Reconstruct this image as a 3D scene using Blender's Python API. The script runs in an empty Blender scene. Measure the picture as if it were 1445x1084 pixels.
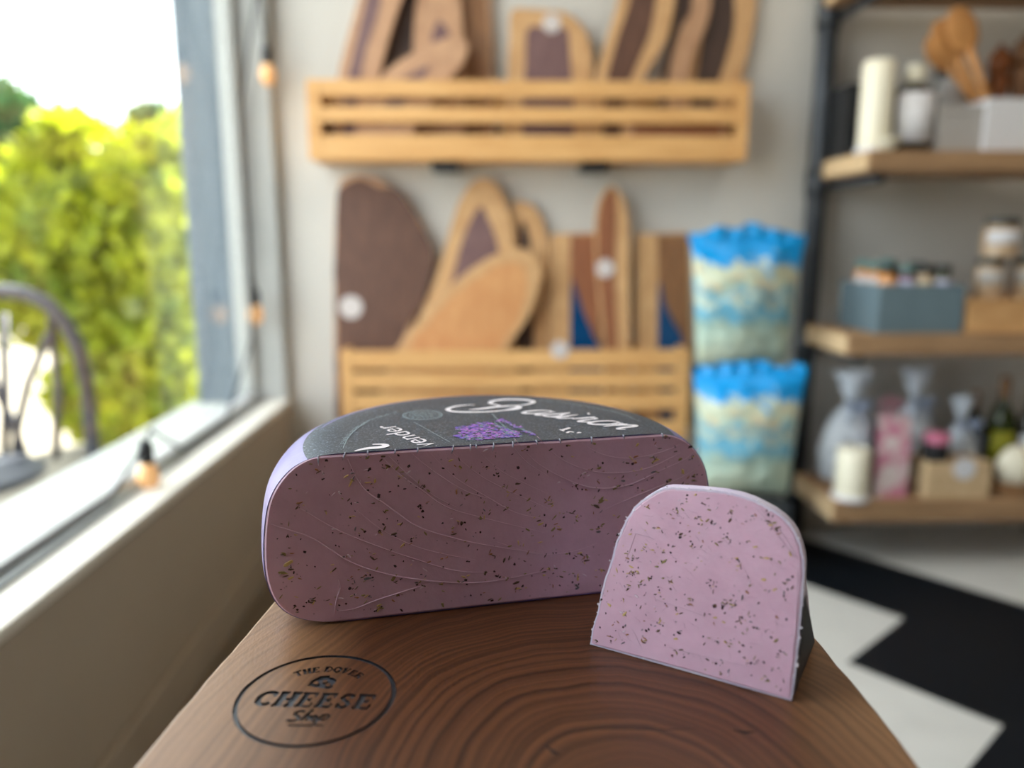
import bpy, bmesh, math, random
from mathutils import Vector, Matrix
from mathutils.noise import noise as pnoise
random.seed(7)
SC = bpy.context.scene
COL = SC.collection
R_ = math.radians

# ------------------------------------------------------------------ camera, light, exposure
CAMH = 0.91                       # lens height above the shop floor
F_PX, CX, CY = 1090.0, 722.5, 542.0
PITCH, YAW = R_(10.5), R_(1.7)
FWD = Vector((math.sin(YAW)*math.cos(PITCH), math.cos(YAW)*math.cos(PITCH), -math.sin(PITCH)))
RGT = Vector((math.cos(YAW), -math.sin(YAW), 0))
UPV = RGT.cross(FWD)
EYE = Vector((0, 0, CAMH))
cam = bpy.data.cameras.new('camera')
camo = bpy.data.objects.new('camera', cam); COL.objects.link(camo)
m = Matrix((RGT, UPV, -FWD)).transposed().to_4x4(); m.translation = EYE
camo.matrix_world = m
cam.sensor_width = 36; cam.sensor_fit = 'HORIZONTAL'
cam.lens = F_PX/1445*36
cam.clip_start = 0.02
cam.dof.use_dof = True; cam.dof.focus_distance = 0.428; cam.dof.aperture_fstop = 2.95
SC.camera = camo

W = bpy.data.worlds.new('sky'); SC.world = W; W.use_nodes = True
bg = W.node_tree.nodes['Background']
bg.inputs[0].default_value = (0.90, 0.95, 1.0, 1); bg.inputs[1].default_value = 6.0

def lamp(name, kind, loc, energy, col, rot=(0, 0, 0), size=None, size_y=None):
    d = bpy.data.lights.new(name, kind); d.energy = energy; d.color = col
    if kind == 'AREA':
        d.shape = 'RECTANGLE'; d.size = size; d.size_y = size_y or size
    o = bpy.data.objects.new(name, d); COL.objects.link(o); o.location = loc; o.rotation_euler = rot
    return o
# the sun stands high beyond the shrub and never enters the shop window
sun = lamp('sun', 'SUN', (0, 0, 6), 48.0, (1.0, 0.95, 0.85))
sun.data.angle = R_(0.6)
sd = Vector((-0.25, -0.62, -0.75))
sun.rotation_euler = sd.to_track_quat('-Z', 'Y').to_euler()
lamp('ceiling_fill', 'AREA', (1.3, 0.4, 2.70), 12, (1.0, 0.90, 0.78), (0, 0, 0), 1.2, 0.6)  # unseen fill lights, both added to brighten the room
lamp('ceiling_fill', 'AREA', (1.0, 1.75, 2.70), 3, (1.0, 0.90, 0.78), (0, 0, 0), 1.2, 0.3)

SC.view_settings.view_transform = 'Standard'; SC.view_settings.look = 'None'
SC.view_settings.gamma = 1; SC.view_settings.use_curve_mapping = False
SC.view_settings.exposure = 0.08

# ------------------------------------------------------------------ helpers
def ray(px, py): return FWD + RGT*((px-CX)/F_PX) - UPV*((py-CY)/F_PX)
def AY(px, py, y): v = ray(px, py); return EYE + v*(y/v.y)
def AX(px, py, x): v = ray(px, py); return EYE + v*(x/v.x)
def AZ(px, py, z): v = ray(px, py); return EYE + v*((z-CAMH)/v.z)
def lin(c): c /= 255.0; return c/12.92 if c <= .04045 else ((c+.055)/1.055)**2.4
def rgb(r, g, b): return (lin(r), lin(g), lin(b), 1)

class MB:
    def __init__(s): s.v, s.f, s.m, s.cur, s.sm = [], [], [], 0, []
    def add(s, vs, fs, smooth=False, mi=None):
        b = len(s.v); s.v += [tuple(p) for p in vs]
        for f in fs:
            s.f.append([b+i for i in f]); s.m.append(s.cur if mi is None else mi); s.sm.append(smooth)
        return s
    def box(s, c, d, rz=0, rot=None, mi=None):
        hx, hy, hz = d[0]/2, d[1]/2, d[2]/2
        M = rot if rot is not None else Matrix.Rotation(rz, 3, 'Z')
        vs = [Vector(c)+M @ Vector((x*hx, y*hy, z*hz)) for x in (-1, 1) for y in (-1, 1) for z in (-1, 1)]
        return s.add(vs, [(0, 1, 3, 2), (4, 6, 7, 5), (0, 4, 5, 1), (2, 3, 7, 6), (0, 2, 6, 4), (1, 5, 7, 3)], mi=mi)
    def bx(s, x0, x1, y0, y1, z0, z1, mi=None):
        return s.box(((x0+x1)/2, (y0+y1)/2, (z0+z1)/2), (abs(x1-x0), abs(y1-y0), abs(z1-z0)), mi=mi)
    def loft(s, loops, cap=(True, True), closed=True, smooth=False, mi=None, capmi=None):
        n = len(loops[0]); vs = [p for l in loops for p in l]; fs = []
        for k in range(len(loops)-1):
            for i in range(n if closed else n-1):
                j = (i+1) % n
                fs.append((k*n+i, k*n+j, (k+1)*n+j, (k+1)*n+i))
        b = len(s.v); s.add(vs, fs, smooth, mi)
        if cap[0]: s.f.append([b+i for i in range(n)][::-1]); s.m.append(s.cur if capmi is None else capmi); s.sm.append(False)
        if cap[1]: s.f.append([b+(len(loops)-1)*n+i for i in range(n)]); s.m.append(s.cur if capmi is None else capmi); s.sm.append(False)
        return s
    def lathe(s, prof, c=(0, 0, 0), n=24, axis=None, smooth=True, cap=(True, True), mi=None):
        M = axis if axis is not None else Matrix.Identity(3)
        loops = [[Vector(c)+M @ Vector((r*math.cos(2*math.pi*i/n), r*math.sin(2*math.pi*i/n), z)) for i in range(n)] for r, z in prof]
        return s.loft(loops, cap, True, smooth, mi)
    def tube(s, pts, r, n=8, smooth=True, mi=None, cap=(True, True)):
        pts = [Vector(p) for p in pts]; rr = r if hasattr(r, '__len__') else [r]*len(pts)
        loops = []; up = Vector((0, 0, 1))
        for i, p in enumerate(pts):
            t = (pts[min(i+1, len(pts)-1)]-pts[max(i-1, 0)]).normalized()
            a = t.cross(up)
            if a.length < .05: a = t.cross(Vector((0, 1, 0)))
            a.normalize(); b = a.cross(t)
            loops.append([p+(a*math.cos(2*math.pi*k/n)+b*math.sin(2*math.pi*k/n))*rr[i] for k in range(n)])
        return s.loft(loops, cap, True, smooth, mi)
    def blob(s, c, r, n=12, k=8, smooth=True, rot=None, mi=None, jit=0):
        M = rot if rot is not None else Matrix.Identity(3)
        loops = []
        for j in range(1, k):
            a = math.pi*j/k
            loops.append([Vector(c)+M @ Vector((r[0]*math.sin(a)*math.cos(2*math.pi*i/n)*(1+random.uniform(-jit, jit)),
                          r[1]*math.sin(a)*math.sin(2*math.pi*i/n)*(1+random.uniform(-jit, jit)), -r[2]*math.cos(a))) for i in range(n)])
        return s.loft(loops, (True, True), True, smooth, mi)
    def prism(s, poly, z0, z1, mi=None, sidemi=None):
        return s.loft([[Vector((x, y, z0)) for x, y in poly], [Vector((x, y, z1)) for x, y in poly]], mi=mi if sidemi is None else sidemi, capmi=mi)
    def build(s, name, mats, parent=None, bevel=0, seg=2, sharp=None):
        me = bpy.data.meshes.new(name); me.from_pydata(s.v, [], s.f)
        for mt in (mats if isinstance(mats, (list, tuple)) else [mats]): me.materials.append(mt)
        me.polygons.foreach_set('material_index', s.m); me.polygons.foreach_set('use_smooth', s.sm)
        bm = bmesh.new(); bm.from_mesh(me); bmesh.ops.recalc_face_normals(bm, faces=bm.faces)
        bm.to_mesh(me); bm.free(); me.update()
        if sharp is not None: me.set_sharp_from_angle(angle=R_(sharp))
        o = bpy.data.objects.new(name, me); COL.objects.link(o)
        if parent is not None: o.parent = parent
        if bevel:
            b = o.modifiers.new('bevel', 'BEVEL'); b.width = bevel; b.segments = seg; b.limit_method = 'ANGLE'; b.angle_limit = R_(40)
        return o

def tag(o, label=None, cat=None, group=None, kind=None):
    if label: o['label'] = label
    if cat: o['category'] = cat
    if group: o['group'] = group
    if kind: o['kind'] = kind
    return o
def thing(name, label, cat, loc=(0, 0, 0), rz=0, group=None):
    o = bpy.data.objects.new(name, None); COL.objects.link(o); o.location = loc; o.rotation_euler = (0, 0, rz)
    o.empty_display_size = .05
    return tag(o, label, cat, group)
def copy_tree(o, parent=None):
    c = o.copy(); COL.objects.link(c); c.parent = parent
    for ch in o.children: copy_tree(ch, c)
    return c
def part(mb, name, mat, root, **k):     # mesh written in world coordinates, hung under a root standing elsewhere
    M = (Matrix.Translation(root.location) @ root.rotation_euler.to_matrix().to_4x4()).inverted()
    mb.v = [tuple(M @ Vector(p)) for p in mb.v]
    return mb.build(name, mat, root, **k)

# ------------------------------------------------------------------ materials
class NT:
    def __init__(s, name):
        s.m = bpy.data.materials.new(name); s.m.use_nodes = True
        s.t = s.m.node_tree; s.n = s.t.nodes; s.b = s.n['Principled BSDF']; s.out = s.n['Material Output']
    def new(s, t, **k):
        n = s.n.new(t)
        for a, v in k.items(): setattr(n, a, v)
        return n
    def link(s, a, b): s.t.links.new(a, b)
    def coord(s, scale=(1, 1, 1), rot=(0, 0, 0), loc=(0, 0, 0), kind='Object'):
        c = s.new('ShaderNodeTexCoord'); mp = s.new('ShaderNodeMapping')
        mp.inputs['Scale'].default_value = scale; mp.inputs['Rotation'].default_value = rot; mp.inputs['Location'].default_value = loc
        s.link(c.outputs[kind], mp.inputs['Vector']); return mp.outputs[0]
    def noise(s, v, scale, detail=4, rough=.6):
        n = s.new('ShaderNodeTexNoise'); n.inputs['Scale'].default_value = scale; n.inputs['Detail'].default_value = detail
        n.inputs['Roughness'].default_value = rough; s.link(v, n.inputs['Vector']); return n.outputs['Fac']
    def ramp(s, f, stops, interp='LINEAR'):
        r = s.new('ShaderNodeValToRGB'); r.color_ramp.interpolation = interp
        e = r.color_ramp.elements
        while len(e) < len(stops): e.new(.5)
        for i, (p, c) in enumerate(stops): e[i].position = p; e[i].color = c
        s.link(f, r.inputs[0]); return r.outputs[0]
    def math(s, op, a, b=None, c=None):
        n = s.new('ShaderNodeMath', operation=op)
        for i, x in enumerate((a, b, c)):
            if x is None: continue
            if isinstance(x, (int, float)): n.inputs[i].default_value = x
            else: s.link(x, n.inputs[i])
        return n.outputs[0]
    def mix(s, f, a, b, kind='MIX'):
        n = s.new('ShaderNodeMix', data_type='RGBA', blend_type=kind)
        for k, x in (('Factor', f), ('A', a), ('B', b)):
            i = [q for q in n.inputs if q.name == k and (k == 'Factor' and q.type == 'VALUE' or k != 'Factor' and q.type == 'RGBA')][0]
            if isinstance(x, (int, float)): i.default_value = x
            elif isinstance(x, tuple): i.default_value = x
            else: s.link(x, i)
        return [q for q in n.outputs if q.type == 'RGBA'][0]
    def bump(s, h, strength=.3, dist=.001):
        n = s.new('ShaderNodeBump'); n.inputs['Strength'].default_value = strength; n.inputs['Distance'].default_value = dist
        s.link(h, n.inputs['Height']); s.link(n.outputs[0], s.b.inputs['Normal'])
    def base(s, c):
        if isinstance(c, tuple): s.b.inputs['Base Color'].default_value = c
        else: s.link(c, s.b.inputs['Base Color'])
        return s
    def set(s, **k):
        for a, v in k.items(): s.b.inputs[a.replace('_', ' ')].default_value = v
        return s

def plain(name, c, rough=.6, var=.12, scale=30, bump=0, metal=0, **k):
    t = NT(name); v = t.coord()
    n = t.noise(v, scale)
    d = tuple(x*(1-var) for x in c[:3])+(1,); e = tuple(min(1, x*(1+var)) for x in c[:3])+(1,)
    t.base(t.ramp(n, [(.3, d), (.7, e)])).set(Roughness=rough, Metallic=metal)
    for a, vv in k.items(): t.b.inputs[a.replace('_', ' ')].default_value = vv
    if bump: t.bump(t.noise(v, scale*4), bump, .001)
    return t.m
def wood(name, c1, c2, grain=(2, 2, 30), scale=3, rough=.55):
    t = NT(name); v = t.coord(grain)
    n = t.noise(v, scale, 6, .65)
    t.base(t.ramp(n, [(.3, c1), (.7, c2)])).set(Roughness=rough); t.bump(n, .12, .002)
    return t.m

M = {}
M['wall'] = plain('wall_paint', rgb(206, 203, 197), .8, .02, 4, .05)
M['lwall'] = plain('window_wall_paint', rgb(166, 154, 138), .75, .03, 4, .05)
M['ceil'] = plain('ceiling_paint', rgb(215, 212, 205), .85, .02, 3)
M['tile_w'] = plain('light_floor_tile', rgb(205, 205, 202), .45, .05, 9)
M['tile_shade'] = plain('shaded_floor_tile', rgb(112, 100, 84), .6, .05, 9)  # light tile with the shade by the window wall put into its colour
M['tile_k'] = plain('black_floor_tile', rgb(7, 14, 22), .5, .15, 9, Specular_IOR_Level=.25)
M['frame'] = plain('grey_window_frame', rgb(176, 178, 176), .5, .04, 20)
M['sill'] = plain('white_sill_paint', rgb(232, 228, 218), .45, .03, 8)
M['alu'] = plain('aluminium_track', rgb(120, 124, 124), .4, .05, 20, 0, .6)
M['pilaster'] = plain('slate_blue_pilaster', rgb(92, 106, 118), .6, .06, 3)
M['alu2'] = plain('pale_grey_ledge', rgb(186, 188, 182), .6, .04, 6)
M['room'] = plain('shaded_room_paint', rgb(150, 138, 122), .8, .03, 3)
M['pave'] = plain('pale_concrete', rgb(118, 111, 98), .9, .08, 2)
M['black'] = plain('black_metal', rgb(30, 32, 36), .45, .1, 20)
M['pipe'] = plain('dark_grey_pipe', rgb(62, 66, 72), .4, .08, 20, 0, .3)
M['iron'] = plain('wrought_iron', rgb(44, 48, 58), .5, .1, 20)
M['cratewood'] = wood('honey_pine', rgb(204, 150, 90), rgb(232, 184, 122), (1.5, 12, 14), 4)
M['shelfwood'] = wood('rustic_shelf_wood', rgb(138, 106, 76), rgb(182, 146, 108), (1.5, 14, 14), 4, .7)
M['endwood'] = wood('pale_end_grain', rgb(196, 166, 126), rgb(222, 194, 154), (10, 10, 10), 4, .8)
M['box_wood'] = wood('light_box_wood', rgb(196, 146, 92), rgb(226, 180, 124), (2, 10, 10), 4, .7)
M['cream'] = plain('cream_wax', rgb(244, 238, 216), .4, .02, 10)
M['white'] = plain('white_card', rgb(226, 226, 230), .6, .02, 10)
M['sticker'] = plain('white_sticker', rgb(206, 198, 196), .6, .02, 10)
M['greycard'] = plain('grey_card', rgb(176, 172, 168), .7, .03, 10)
M['bluecrate'] = plain('blue_grey_crate', rgb(104, 124, 134), .6, .08, 10)
M['lid'] = plain('dark_jar_lid', rgb(36, 44, 44), .4, .1, 20)
M['teal'] = plain('teal_lid', rgb(96, 132, 128), .4, .1, 20)
M['spoon'] = wood('spoon_wood', rgb(182, 124, 68), rgb(212, 154, 92), (6, 6, 20), 4)
M['brown'] = wood('brown_wood', rgb(120, 66, 30), rgb(158, 92, 44), (8, 8, 20), 4)

def flat(name, c, rough=.6, **k):
    t = NT(name); v = t.coord(); n = t.noise(v, 60)
    t.base(t.ramp(n, [(.2, tuple(x*.93 for x in c[:3])+(1,)), (.8, c)])).set(Roughness=rough, **k); return t.m

# ------------------------------------------------------------------ cheese and walnut board materials
def walnut_top():
    t = NT('oiled_walnut')
    c = t.new('ShaderNodeTexCoord'); sp = t.new('ShaderNodeSeparateXYZ'); t.link(c.outputs['Object'], sp.inputs[0])
    nz = t.noise(t.coord((1, .7, 1)), 9, 3, .5); nz2 = t.noise(t.coord((1, .5, 1)), 32, 3, .5)
    w = t.math('ADD', t.math('MULTIPLY', t.math('SUBTRACT', nz, .5), .030), t.math('MULTIPLY', t.math('SUBTRACT', nz2, .5), .006))
    dx = t.math('ABSOLUTE', t.math('ADD', sp.outputs[0], -.055)); dy = t.math('ABSOLUTE', t.math('ADD', sp.outputs[1], -.245))
    rr = t.math('POWER', t.math('ADD', t.math('POWER', t.math('MULTIPLY', dx, 1.25), 2.4), t.math('POWER', t.math('MULTIPLY', dy, 1.0), 2.4)), 1/2.4)
    rr = t.math('ADD', rr, w)
    # growth rings: uneven spacing
    ringn = t.new('ShaderNodeTexNoise', noise_dimensions='1D'); ringn.inputs['Scale'].default_value = 250; ringn.inputs['Detail'].default_value = 3
    ringn.inputs['Roughness'].default_value = .55
    t.link(rr, ringn.inputs['W'])
    wide = t.new('ShaderNodeTexNoise', noise_dimensions='1D'); wide.inputs['Scale'].default_value = 38; wide.inputs['Detail'].default_value = 2
    t.link(rr, wide.inputs['W'])
    fine = t.noise(t.coord((1, .25, 1)), 900, 3, .6)
    heart = t.ramp(ringn.outputs['Fac'], [(.30, rgb(40, 22, 13)), (.38, rgb(66, 38, 22)), (.56, rgb(96, 58, 35)), (.8, rgb(112, 70, 43))])
    heart = t.mix(t.math('MULTIPLY', wide.outputs['Fac'], .75), heart, t.mix(.5, heart, rgb(60, 33, 20)))
    # thin dark latewood line closing each year's ring
    yr = t.math('FRACT', t.math('ADD', t.math('MULTIPLY', rr, 165), t.math('MULTIPLY', wide.outputs['Fac'], 5)))
    late = t.ramp(yr, [(.0, (.0, .0, .0, 1)), (.55, (.12, .12, .12, 1)), (.86, (.85, .85, .85, 1)), (.97, (0, 0, 0, 1))])
    heart = t.mix(t.math('MULTIPLY', late, .75), t.mix(.2, heart, rgb(116, 74, 46)), rgb(44, 23, 14))
    sap = t.ramp(ringn.outputs['Fac'], [(.25, rgb(142, 106, 74)), (.7, rgb(172, 132, 96))])
    # sapwood along both live edges
    e1 = t.math('SUBTRACT', t.math('ADD', t.math('MULTIPLY', sp.outputs[0], -1), t.math('MULTIPLY', w, 1.5)), .062)
    e2 = t.math('SUBTRACT', t.math('ADD', sp.outputs[0], w), .125)
    ee = t.math('MAXIMUM', t.math('MULTIPLY', e1, 14), t.math('MULTIPLY', e2, 14))
    cl = t.new('ShaderNodeClamp'); t.link(ee, cl.inputs[0])
    col = t.mix(t.math('MULTIPLY', cl.outputs[0], .8), heart, sap)
    col = t.mix(t.math('MULTIPLY', fine, .45), col, t.mix(.55, col, rgb(40, 22, 14)))
    t.base(col).set(Roughness=.38, Specular_IOR_Level=.4)
    t.bump(t.math('ADD', fine, t.math('MULTIPLY', ringn.outputs['Fac'], .4)), .25, .0004)
    return t.m
M['walnut'] = walnut_top()
M['bark'] = wood('walnut_edge', rgb(96, 66, 42), rgb(140, 104, 70), (3, 3, 20), 20, .5)
M['char'] = plain('charred_engraving', rgb(54, 58, 66), .38, .3, 900, .2)

def paste(name):
    t = NT(name); v = t.coord()
    n = t.noise(v, 45, 5, .6); n2 = t.noise(v, 420, 4, .7)
    c = t.ramp(n, [(.25, rgb(206, 166, 190)), (.75, rgb(222, 184, 208))])
    vo = t.new('ShaderNodeTexVoronoi'); vo.inputs['Scale'].default_value = 240; t.link(v, vo.inputs['Vector'])
    spk = t.ramp(vo.outputs['Distance'], [(.06, (1, 1, 1, 1)), (.16, (0, 0, 0, 1))])
    msk = t.ramp(t.noise(v, 120, 2), [(.52, (0, 0, 0, 1)), (.6, (1, 1, 1, 1))])
    f = t.math('MULTIPLY', t.math('MULTIPLY', spk, msk), .55)
    t.base(t.mix(f, c, rgb(104, 78, 74)))
    t.set(Roughness=.42, Subsurface_Weight=.25, Subsurface_Scale=.004)
    t.b.inputs['Subsurface Radius'].default_value = (1, .5, .6)
    t.bump(t.math('ADD', t.math('MULTIPLY', n2, .5), t.noise(t.coord((1, 1, 1)), 130, 3)), .35, .0006)
    return t.m
M['paste'] = paste('lavender_cheese_paste')
def rind(name, c1, c2, rough=.38):
    t = NT(name); v = t.coord(); n = t.noise(v, 260, 4, .7)
    t.base(t.ramp(t.noise(v, 30, 5), [(.3, c1), (.7, c2)])).set(Roughness=rough); t.bump(n, .3, .0005); return t.m
M['rind'] = rind('violet_wax_rind', rgb(96, 84, 142), rgb(122, 110, 170))
M['rindw'] = rind('whitish_wax_rind', rgb(190, 176, 206), rgb(228, 220, 236))
def labelmat():
    t = NT('chalkboard_label'); v = t.coord(); n = t.noise(v, 800, 3, .75); b = t.noise(v, 40, 4)
    c = t.ramp(n, [(.38, rgb(22, 30, 40)), (.54, rgb(50, 62, 76)), (.70, rgb(136, 154, 174))])
    t.base(t.mix(t.math('MULTIPLY', b, .5), c, rgb(44, 55, 68))).set(Roughness=.42); t.bump(n, .2, .0003); return t.m
M['label'] = labelmat()
M['ink'] = flat('white_label_print', rgb(232, 226, 232), .5)
M['fineink'] = flat('pale_fine_print', rgb(150, 168, 176), .5)
FLECK = [flat('fleck_olive', rgb(148, 132, 84), .6), flat('fleck_brown', rgb(92, 70, 56), .6), flat('fleck_straw', rgb(212, 182, 118), .6),
         flat('fleck_grey', rgb(112, 108, 118), .6), flat('fleck_dark', rgb(60, 36, 42), .8), flat('fleck_rust', rgb(164, 110, 76), .6), flat('fleck_pale', rgb(226, 206, 222), .35)]
PURP = [flat('petal_violet', rgb(140, 92, 186), .5), flat('petal_pink', rgb(184, 118, 200), .5), flat('petal_blue', rgb(110, 90, 190), .5), flat('petal_stem', rgb(120, 150, 150), .5)]

# ------------------------------------------------------------------ the room
XL, YB, XR, YR, ZC = -0.62, 2.36, 3.2, -2.6, 2.75     # left wall, back wall, right wall, rear wall, ceiling
ZS = 0.436                                            # window sill
XG, WY0, WY1, WZ1 = -0.725, 0.05, 2.32, 2.45          # glass plane, window opening
def struct(mb, name, mat, parent=None, **k):
    o = mb.build(name, mat, parent, **k); o['kind'] = 'structure'; return o

# floor of 12 inch tiles laid on the diagonal, light ones with stepped black runs
TA, TB = R_(-50.0), R_(40.0); TS = .302
O0 = AZ(1195, 935, 0)
def clip(poly, ax, lim, sgn):
    out = []
    for i in range(len(poly)):
        p, q = poly[i-1], poly[i]; dp, dq = (p[ax]-lim)*sgn, (q[ax]-lim)*sgn
        if (dp >= 0) != (dq >= 0):
            k = dp/(dp-dq); out.append((p[0]+(q[0]-p[0])*k, p[1]+(q[1]-p[1])*k))
        if dq >= 0: out.append(q)
    return out
def is_black(a, b):
    if b == 1: return a < 2
    if b == 0: return 0 <= a <= 2
    if b == -1: return 1 <= a <= 3
    if b == -2: return 2 <= a <= 4
    return ((a-b) % 5) in (0, 1) if b < -2 else ((a+2*b) % 4 == 0 and b > 3)
mb = MB()
for a in range(-14, 15):
    for b in range(-14, 15):
        q = []
        for da, db in ((0, 0), (1, 0), (1, 1), (0, 1)):
            u, v = (a+da)*TS, (b+db)*TS
            q.append((O0.x+u*math.cos(TA)+v*math.cos(TB), O0.y+u*math.sin(TA)+v*math.sin(TB)))
        for ax, lim, sg in ((0, XL, 1), (0, XR, -1), (1, YR, 1), (1, YB, -1)):
            if q: q = clip(q, ax, lim, sg)
        if len(q) >= 3: mb.add([(x, y, 0) for x, y in q], [tuple(range(len(q)))], mi=2 if sum(x for x, y in q)/len(q) < -.22 else 1 if is_black(a, b) else 0)  # cells along the left wall take the tile with painted-in shade
struct(mb, 'floor', [M['tile_w'], M['tile_k'], M['tile_shade']])
struct(MB().bx(XL-.3, XR+.1, YR-.1, YB+.1, ZC, ZC+.1), 'ceiling', M['ceil'])
struct(MB().bx(XL-.14, XR+.1, YB, YB+.1, 0, ZC), 'wall_back', M['wall'])
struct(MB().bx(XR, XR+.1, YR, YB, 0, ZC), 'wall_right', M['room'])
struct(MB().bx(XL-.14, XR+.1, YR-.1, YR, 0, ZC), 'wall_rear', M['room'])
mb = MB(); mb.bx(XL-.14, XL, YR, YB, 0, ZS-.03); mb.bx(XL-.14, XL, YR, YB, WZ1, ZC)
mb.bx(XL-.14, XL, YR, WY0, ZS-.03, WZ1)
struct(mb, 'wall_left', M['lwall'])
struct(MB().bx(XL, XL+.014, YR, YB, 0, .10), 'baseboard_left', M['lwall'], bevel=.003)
struct(MB().bx(XL+.02, XR, YB-.014, YB, 0, .10), 'baseboard_back', M['wall'], bevel=.003)
# window: jamb, frame, pane and sill
win = bpy.data.objects.new('window_1', None); COL.objects.link(win); win.location = (XL, .2, ZS); win['kind'] = 'structure'
mb = MB(); mb.bx(XL-.14, XL+.004, WY1, YB, ZS-.02, WZ1)
part(mb, 'window_jamb', M['frame'], win, bevel=.003)
mb = MB(); mb.bx(XG-.02, XG+.022, WY0, WY1, ZS, ZS+.016); mb.bx(XG-.02, XG+.022, WY0, WY1, WZ1-.04, WZ1)
mb.bx(XG-.02, XG+.022, WY1-.028, WY1, ZS+.028, WZ1-.04); mb.bx(XG-.02, XG+.022, WY0, WY0+.03, ZS+.028, WZ1-.04)
part(mb, 'window_frame', M['frame'], win, bevel=.003)
mb = MB(); mb.bx(XL-.14, XL+.012, WY0, YB, ZS-.010, ZS); mb.bx(XL-.14, XL-.001, WY0, YB, ZS-.03, ZS-.010)
part(mb, 'window_sill', M['sill'], win, bevel=.004)
mb = MB(); mb.bx(XG+.04, XG+.05, WY0, WY1, ZS, ZS+.008)
part(mb, 'sill_track', M['alu'], win)
g = NT('window_glass'); g.n.remove(g.b)
tr = g.new('ShaderNodeBsdfTransparent'); tr.inputs[0].default_value = (.96, .98, .97, 1)
gl = g.new('ShaderNodeBsdfGlossy'); gl.inputs['Roughness'].default_value = .02
fr = g.new('ShaderNodeLayerWeight'); fr.inputs[0].default_value = .5
fr5 = g.math('ADD', g.math('MULTIPLY', g.math('POWER', fr.outputs['Facing'], 5.0), .9), .045)     # Schlick, both faces alike
mx = g.new('ShaderNodeMixShader'); g.link(fr5, mx.inputs[0]); g.link(tr.outputs[0], mx.inputs[1]); g.link(gl.outputs[0], mx.inputs[2])
g.link(mx.outputs[0], g.out.inputs[0])
mb = MB(); mb.bx(XG-.003, XG+.003, WY0+.03, WY1-.028, ZS+.028, WZ1-.04)
part(mb, 'window_pane', g.m, win)

# outside: pavement, painted pilaster at the end of the shop window
struct(MB().bx(-40, XL-.14, -20, 60, -.12, -.02), 'pavement', M['pave'])
struct(MB().bx(-.885, XL-.14, 2.33, 2.75, -.02, 3.4), 'trim_1', M['pilaster'], bevel=.01)
struct(MB().bx(XL-.14, XR+.1, YR-.1, YB+.4, 2.86, 2.96), 'trim_2', M['pilaster'])     # flat roof
struct(MB().bx(XG-.19, XL-.14, WY0-.05, YB, ZS-.09, ZS-.012), 'trim_3', M['alu2'], bevel=.004)     # outer ledge under the pane

# ------------------------------------------------------------------ greenery and chair outside the window
def leafmat(name, c1, c2):
    t = NT(name); v = t.coord()
    t.base(t.ramp(t.noise(v, 6, 3), [(.35, c1), (.65, c2)])).set(Roughness=.55)
    t.set(Subsurface_Weight=0.0)
    # thin leaves let some light through
    d = t.new('ShaderNodeBsdfTranslucent'); d.inputs[0].default_value = c2
    mx = t.new('ShaderNodeMixShader'); mx.inputs[0].default_value = .32
    t.link(t.b.outputs[0], mx.inputs[1]); t.link(d.outputs[0], mx.inputs[2]); t.link(mx.outputs[0], t.out.inputs[0])
    return t.m
M['leafy'] = leafmat('lime_leaves', rgb(86, 116, 22), rgb(172, 178, 32))
M['leafd'] = leafmat('deep_green_leaves', rgb(30, 62, 34), rgb(56, 92, 50))
M['stem'] = plain('shrub_stem', rgb(88, 66, 46), .9, .2, 20)
def leaf_cloud(mb, blobs, n, size, rng):
    for _ in range(n):
        c, r = rng.choice(blobs)
        while True:
            d = Vector((rng.uniform(-1, 1), rng.uniform(-1, 1), rng.uniform(-1, 1)))
            if .25 < d.length < 1: break
        d = d.normalized()*(d.length**.4)
        p = Vector(c)+Vector((d.x*r[0], d.y*r[1], d.z*r[2]))
        ax = Vector((rng.uniform(-1, 1), rng.uniform(-1, 1), rng.uniform(.1, 1.4))).normalized()
        sd_ = ax.cross(Vector((rng.uniform(-1, 1), rng.uniform(-1, 1), rng.uniform(-.4, .4)))).normalized()
        L = size*rng.uniform(.7, 1.5); w = L*.28; nrm = ax.cross(sd_)
        mb.add([p, p+ax*L*.5+sd_*w+nrm*w*.3, p+ax*L, p+ax*L*.5-sd_*w+nrm*w*.3, p+ax*L*.55], [(0, 1, 4), (1, 2, 4), (2, 3, 4), (3, 0, 4)])
def shrub(name, label, cat, loc, blobs, n, size, mat, seed, stems=6):
    rng = random.Random(seed); r = thing(name, label, cat, loc)
    mb = MB(); leaf_cloud(mb, blobs, n, size, rng); part(mb, 'foliage', mat, r)
    mb = MB()
    for k in range(stems):
        c, rr = blobs[k % len(blobs)]
        b = Vector(loc)+Vector((rng.uniform(-.1, .1), rng.uniform(-.1, .1), 0)); c = Vector(c)
        mb.tube([b, b.lerp(c, .4)+Vector((0, 0, .1)), c+Vector((0, 0, rr[2]*.3))], [.022, .016, .006], 6)
    part(mb, 'branches', M['stem'], r)
    return r
def Q(px, py, y): return tuple(AY(px, py, y))
sb = []
for (px, py, y, rx, rz) in [(95, 265, 3.5, .16, .19), (150, 255, 3.6, .18, .18), (30, 320, 3.5, .22, .2), (205, 265, 3.5, .2, .2), (245, 265, 3.6, .14, .18),
                            (255, 300, 3.5, .12, .2), (100, 330, 3.4, .26, .22), (180, 350, 3.45, .26, .24), (240, 380, 3.5, .16, .24),
                            (60, 420, 3.5, .26, .24), (150, 440, 3.5, .26, .24), (230, 460, 3.5, .18, .24), (180, 510, 3.5, .22, .2), (245, 520, 3.6, .16, .2), (0, 400, 3.6, .2, .2),
                            (140, 560, 3.45, .14, .2), (200, 580, 3.5, .2, .2), (255, 580, 3.6, .16, .2), (110, 215, 3.55, .08, .14), (262, 225, 3.6, .05, .14)]:
    sb.append((Q(px, py, y), (rx, .28, rz)))
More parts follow.
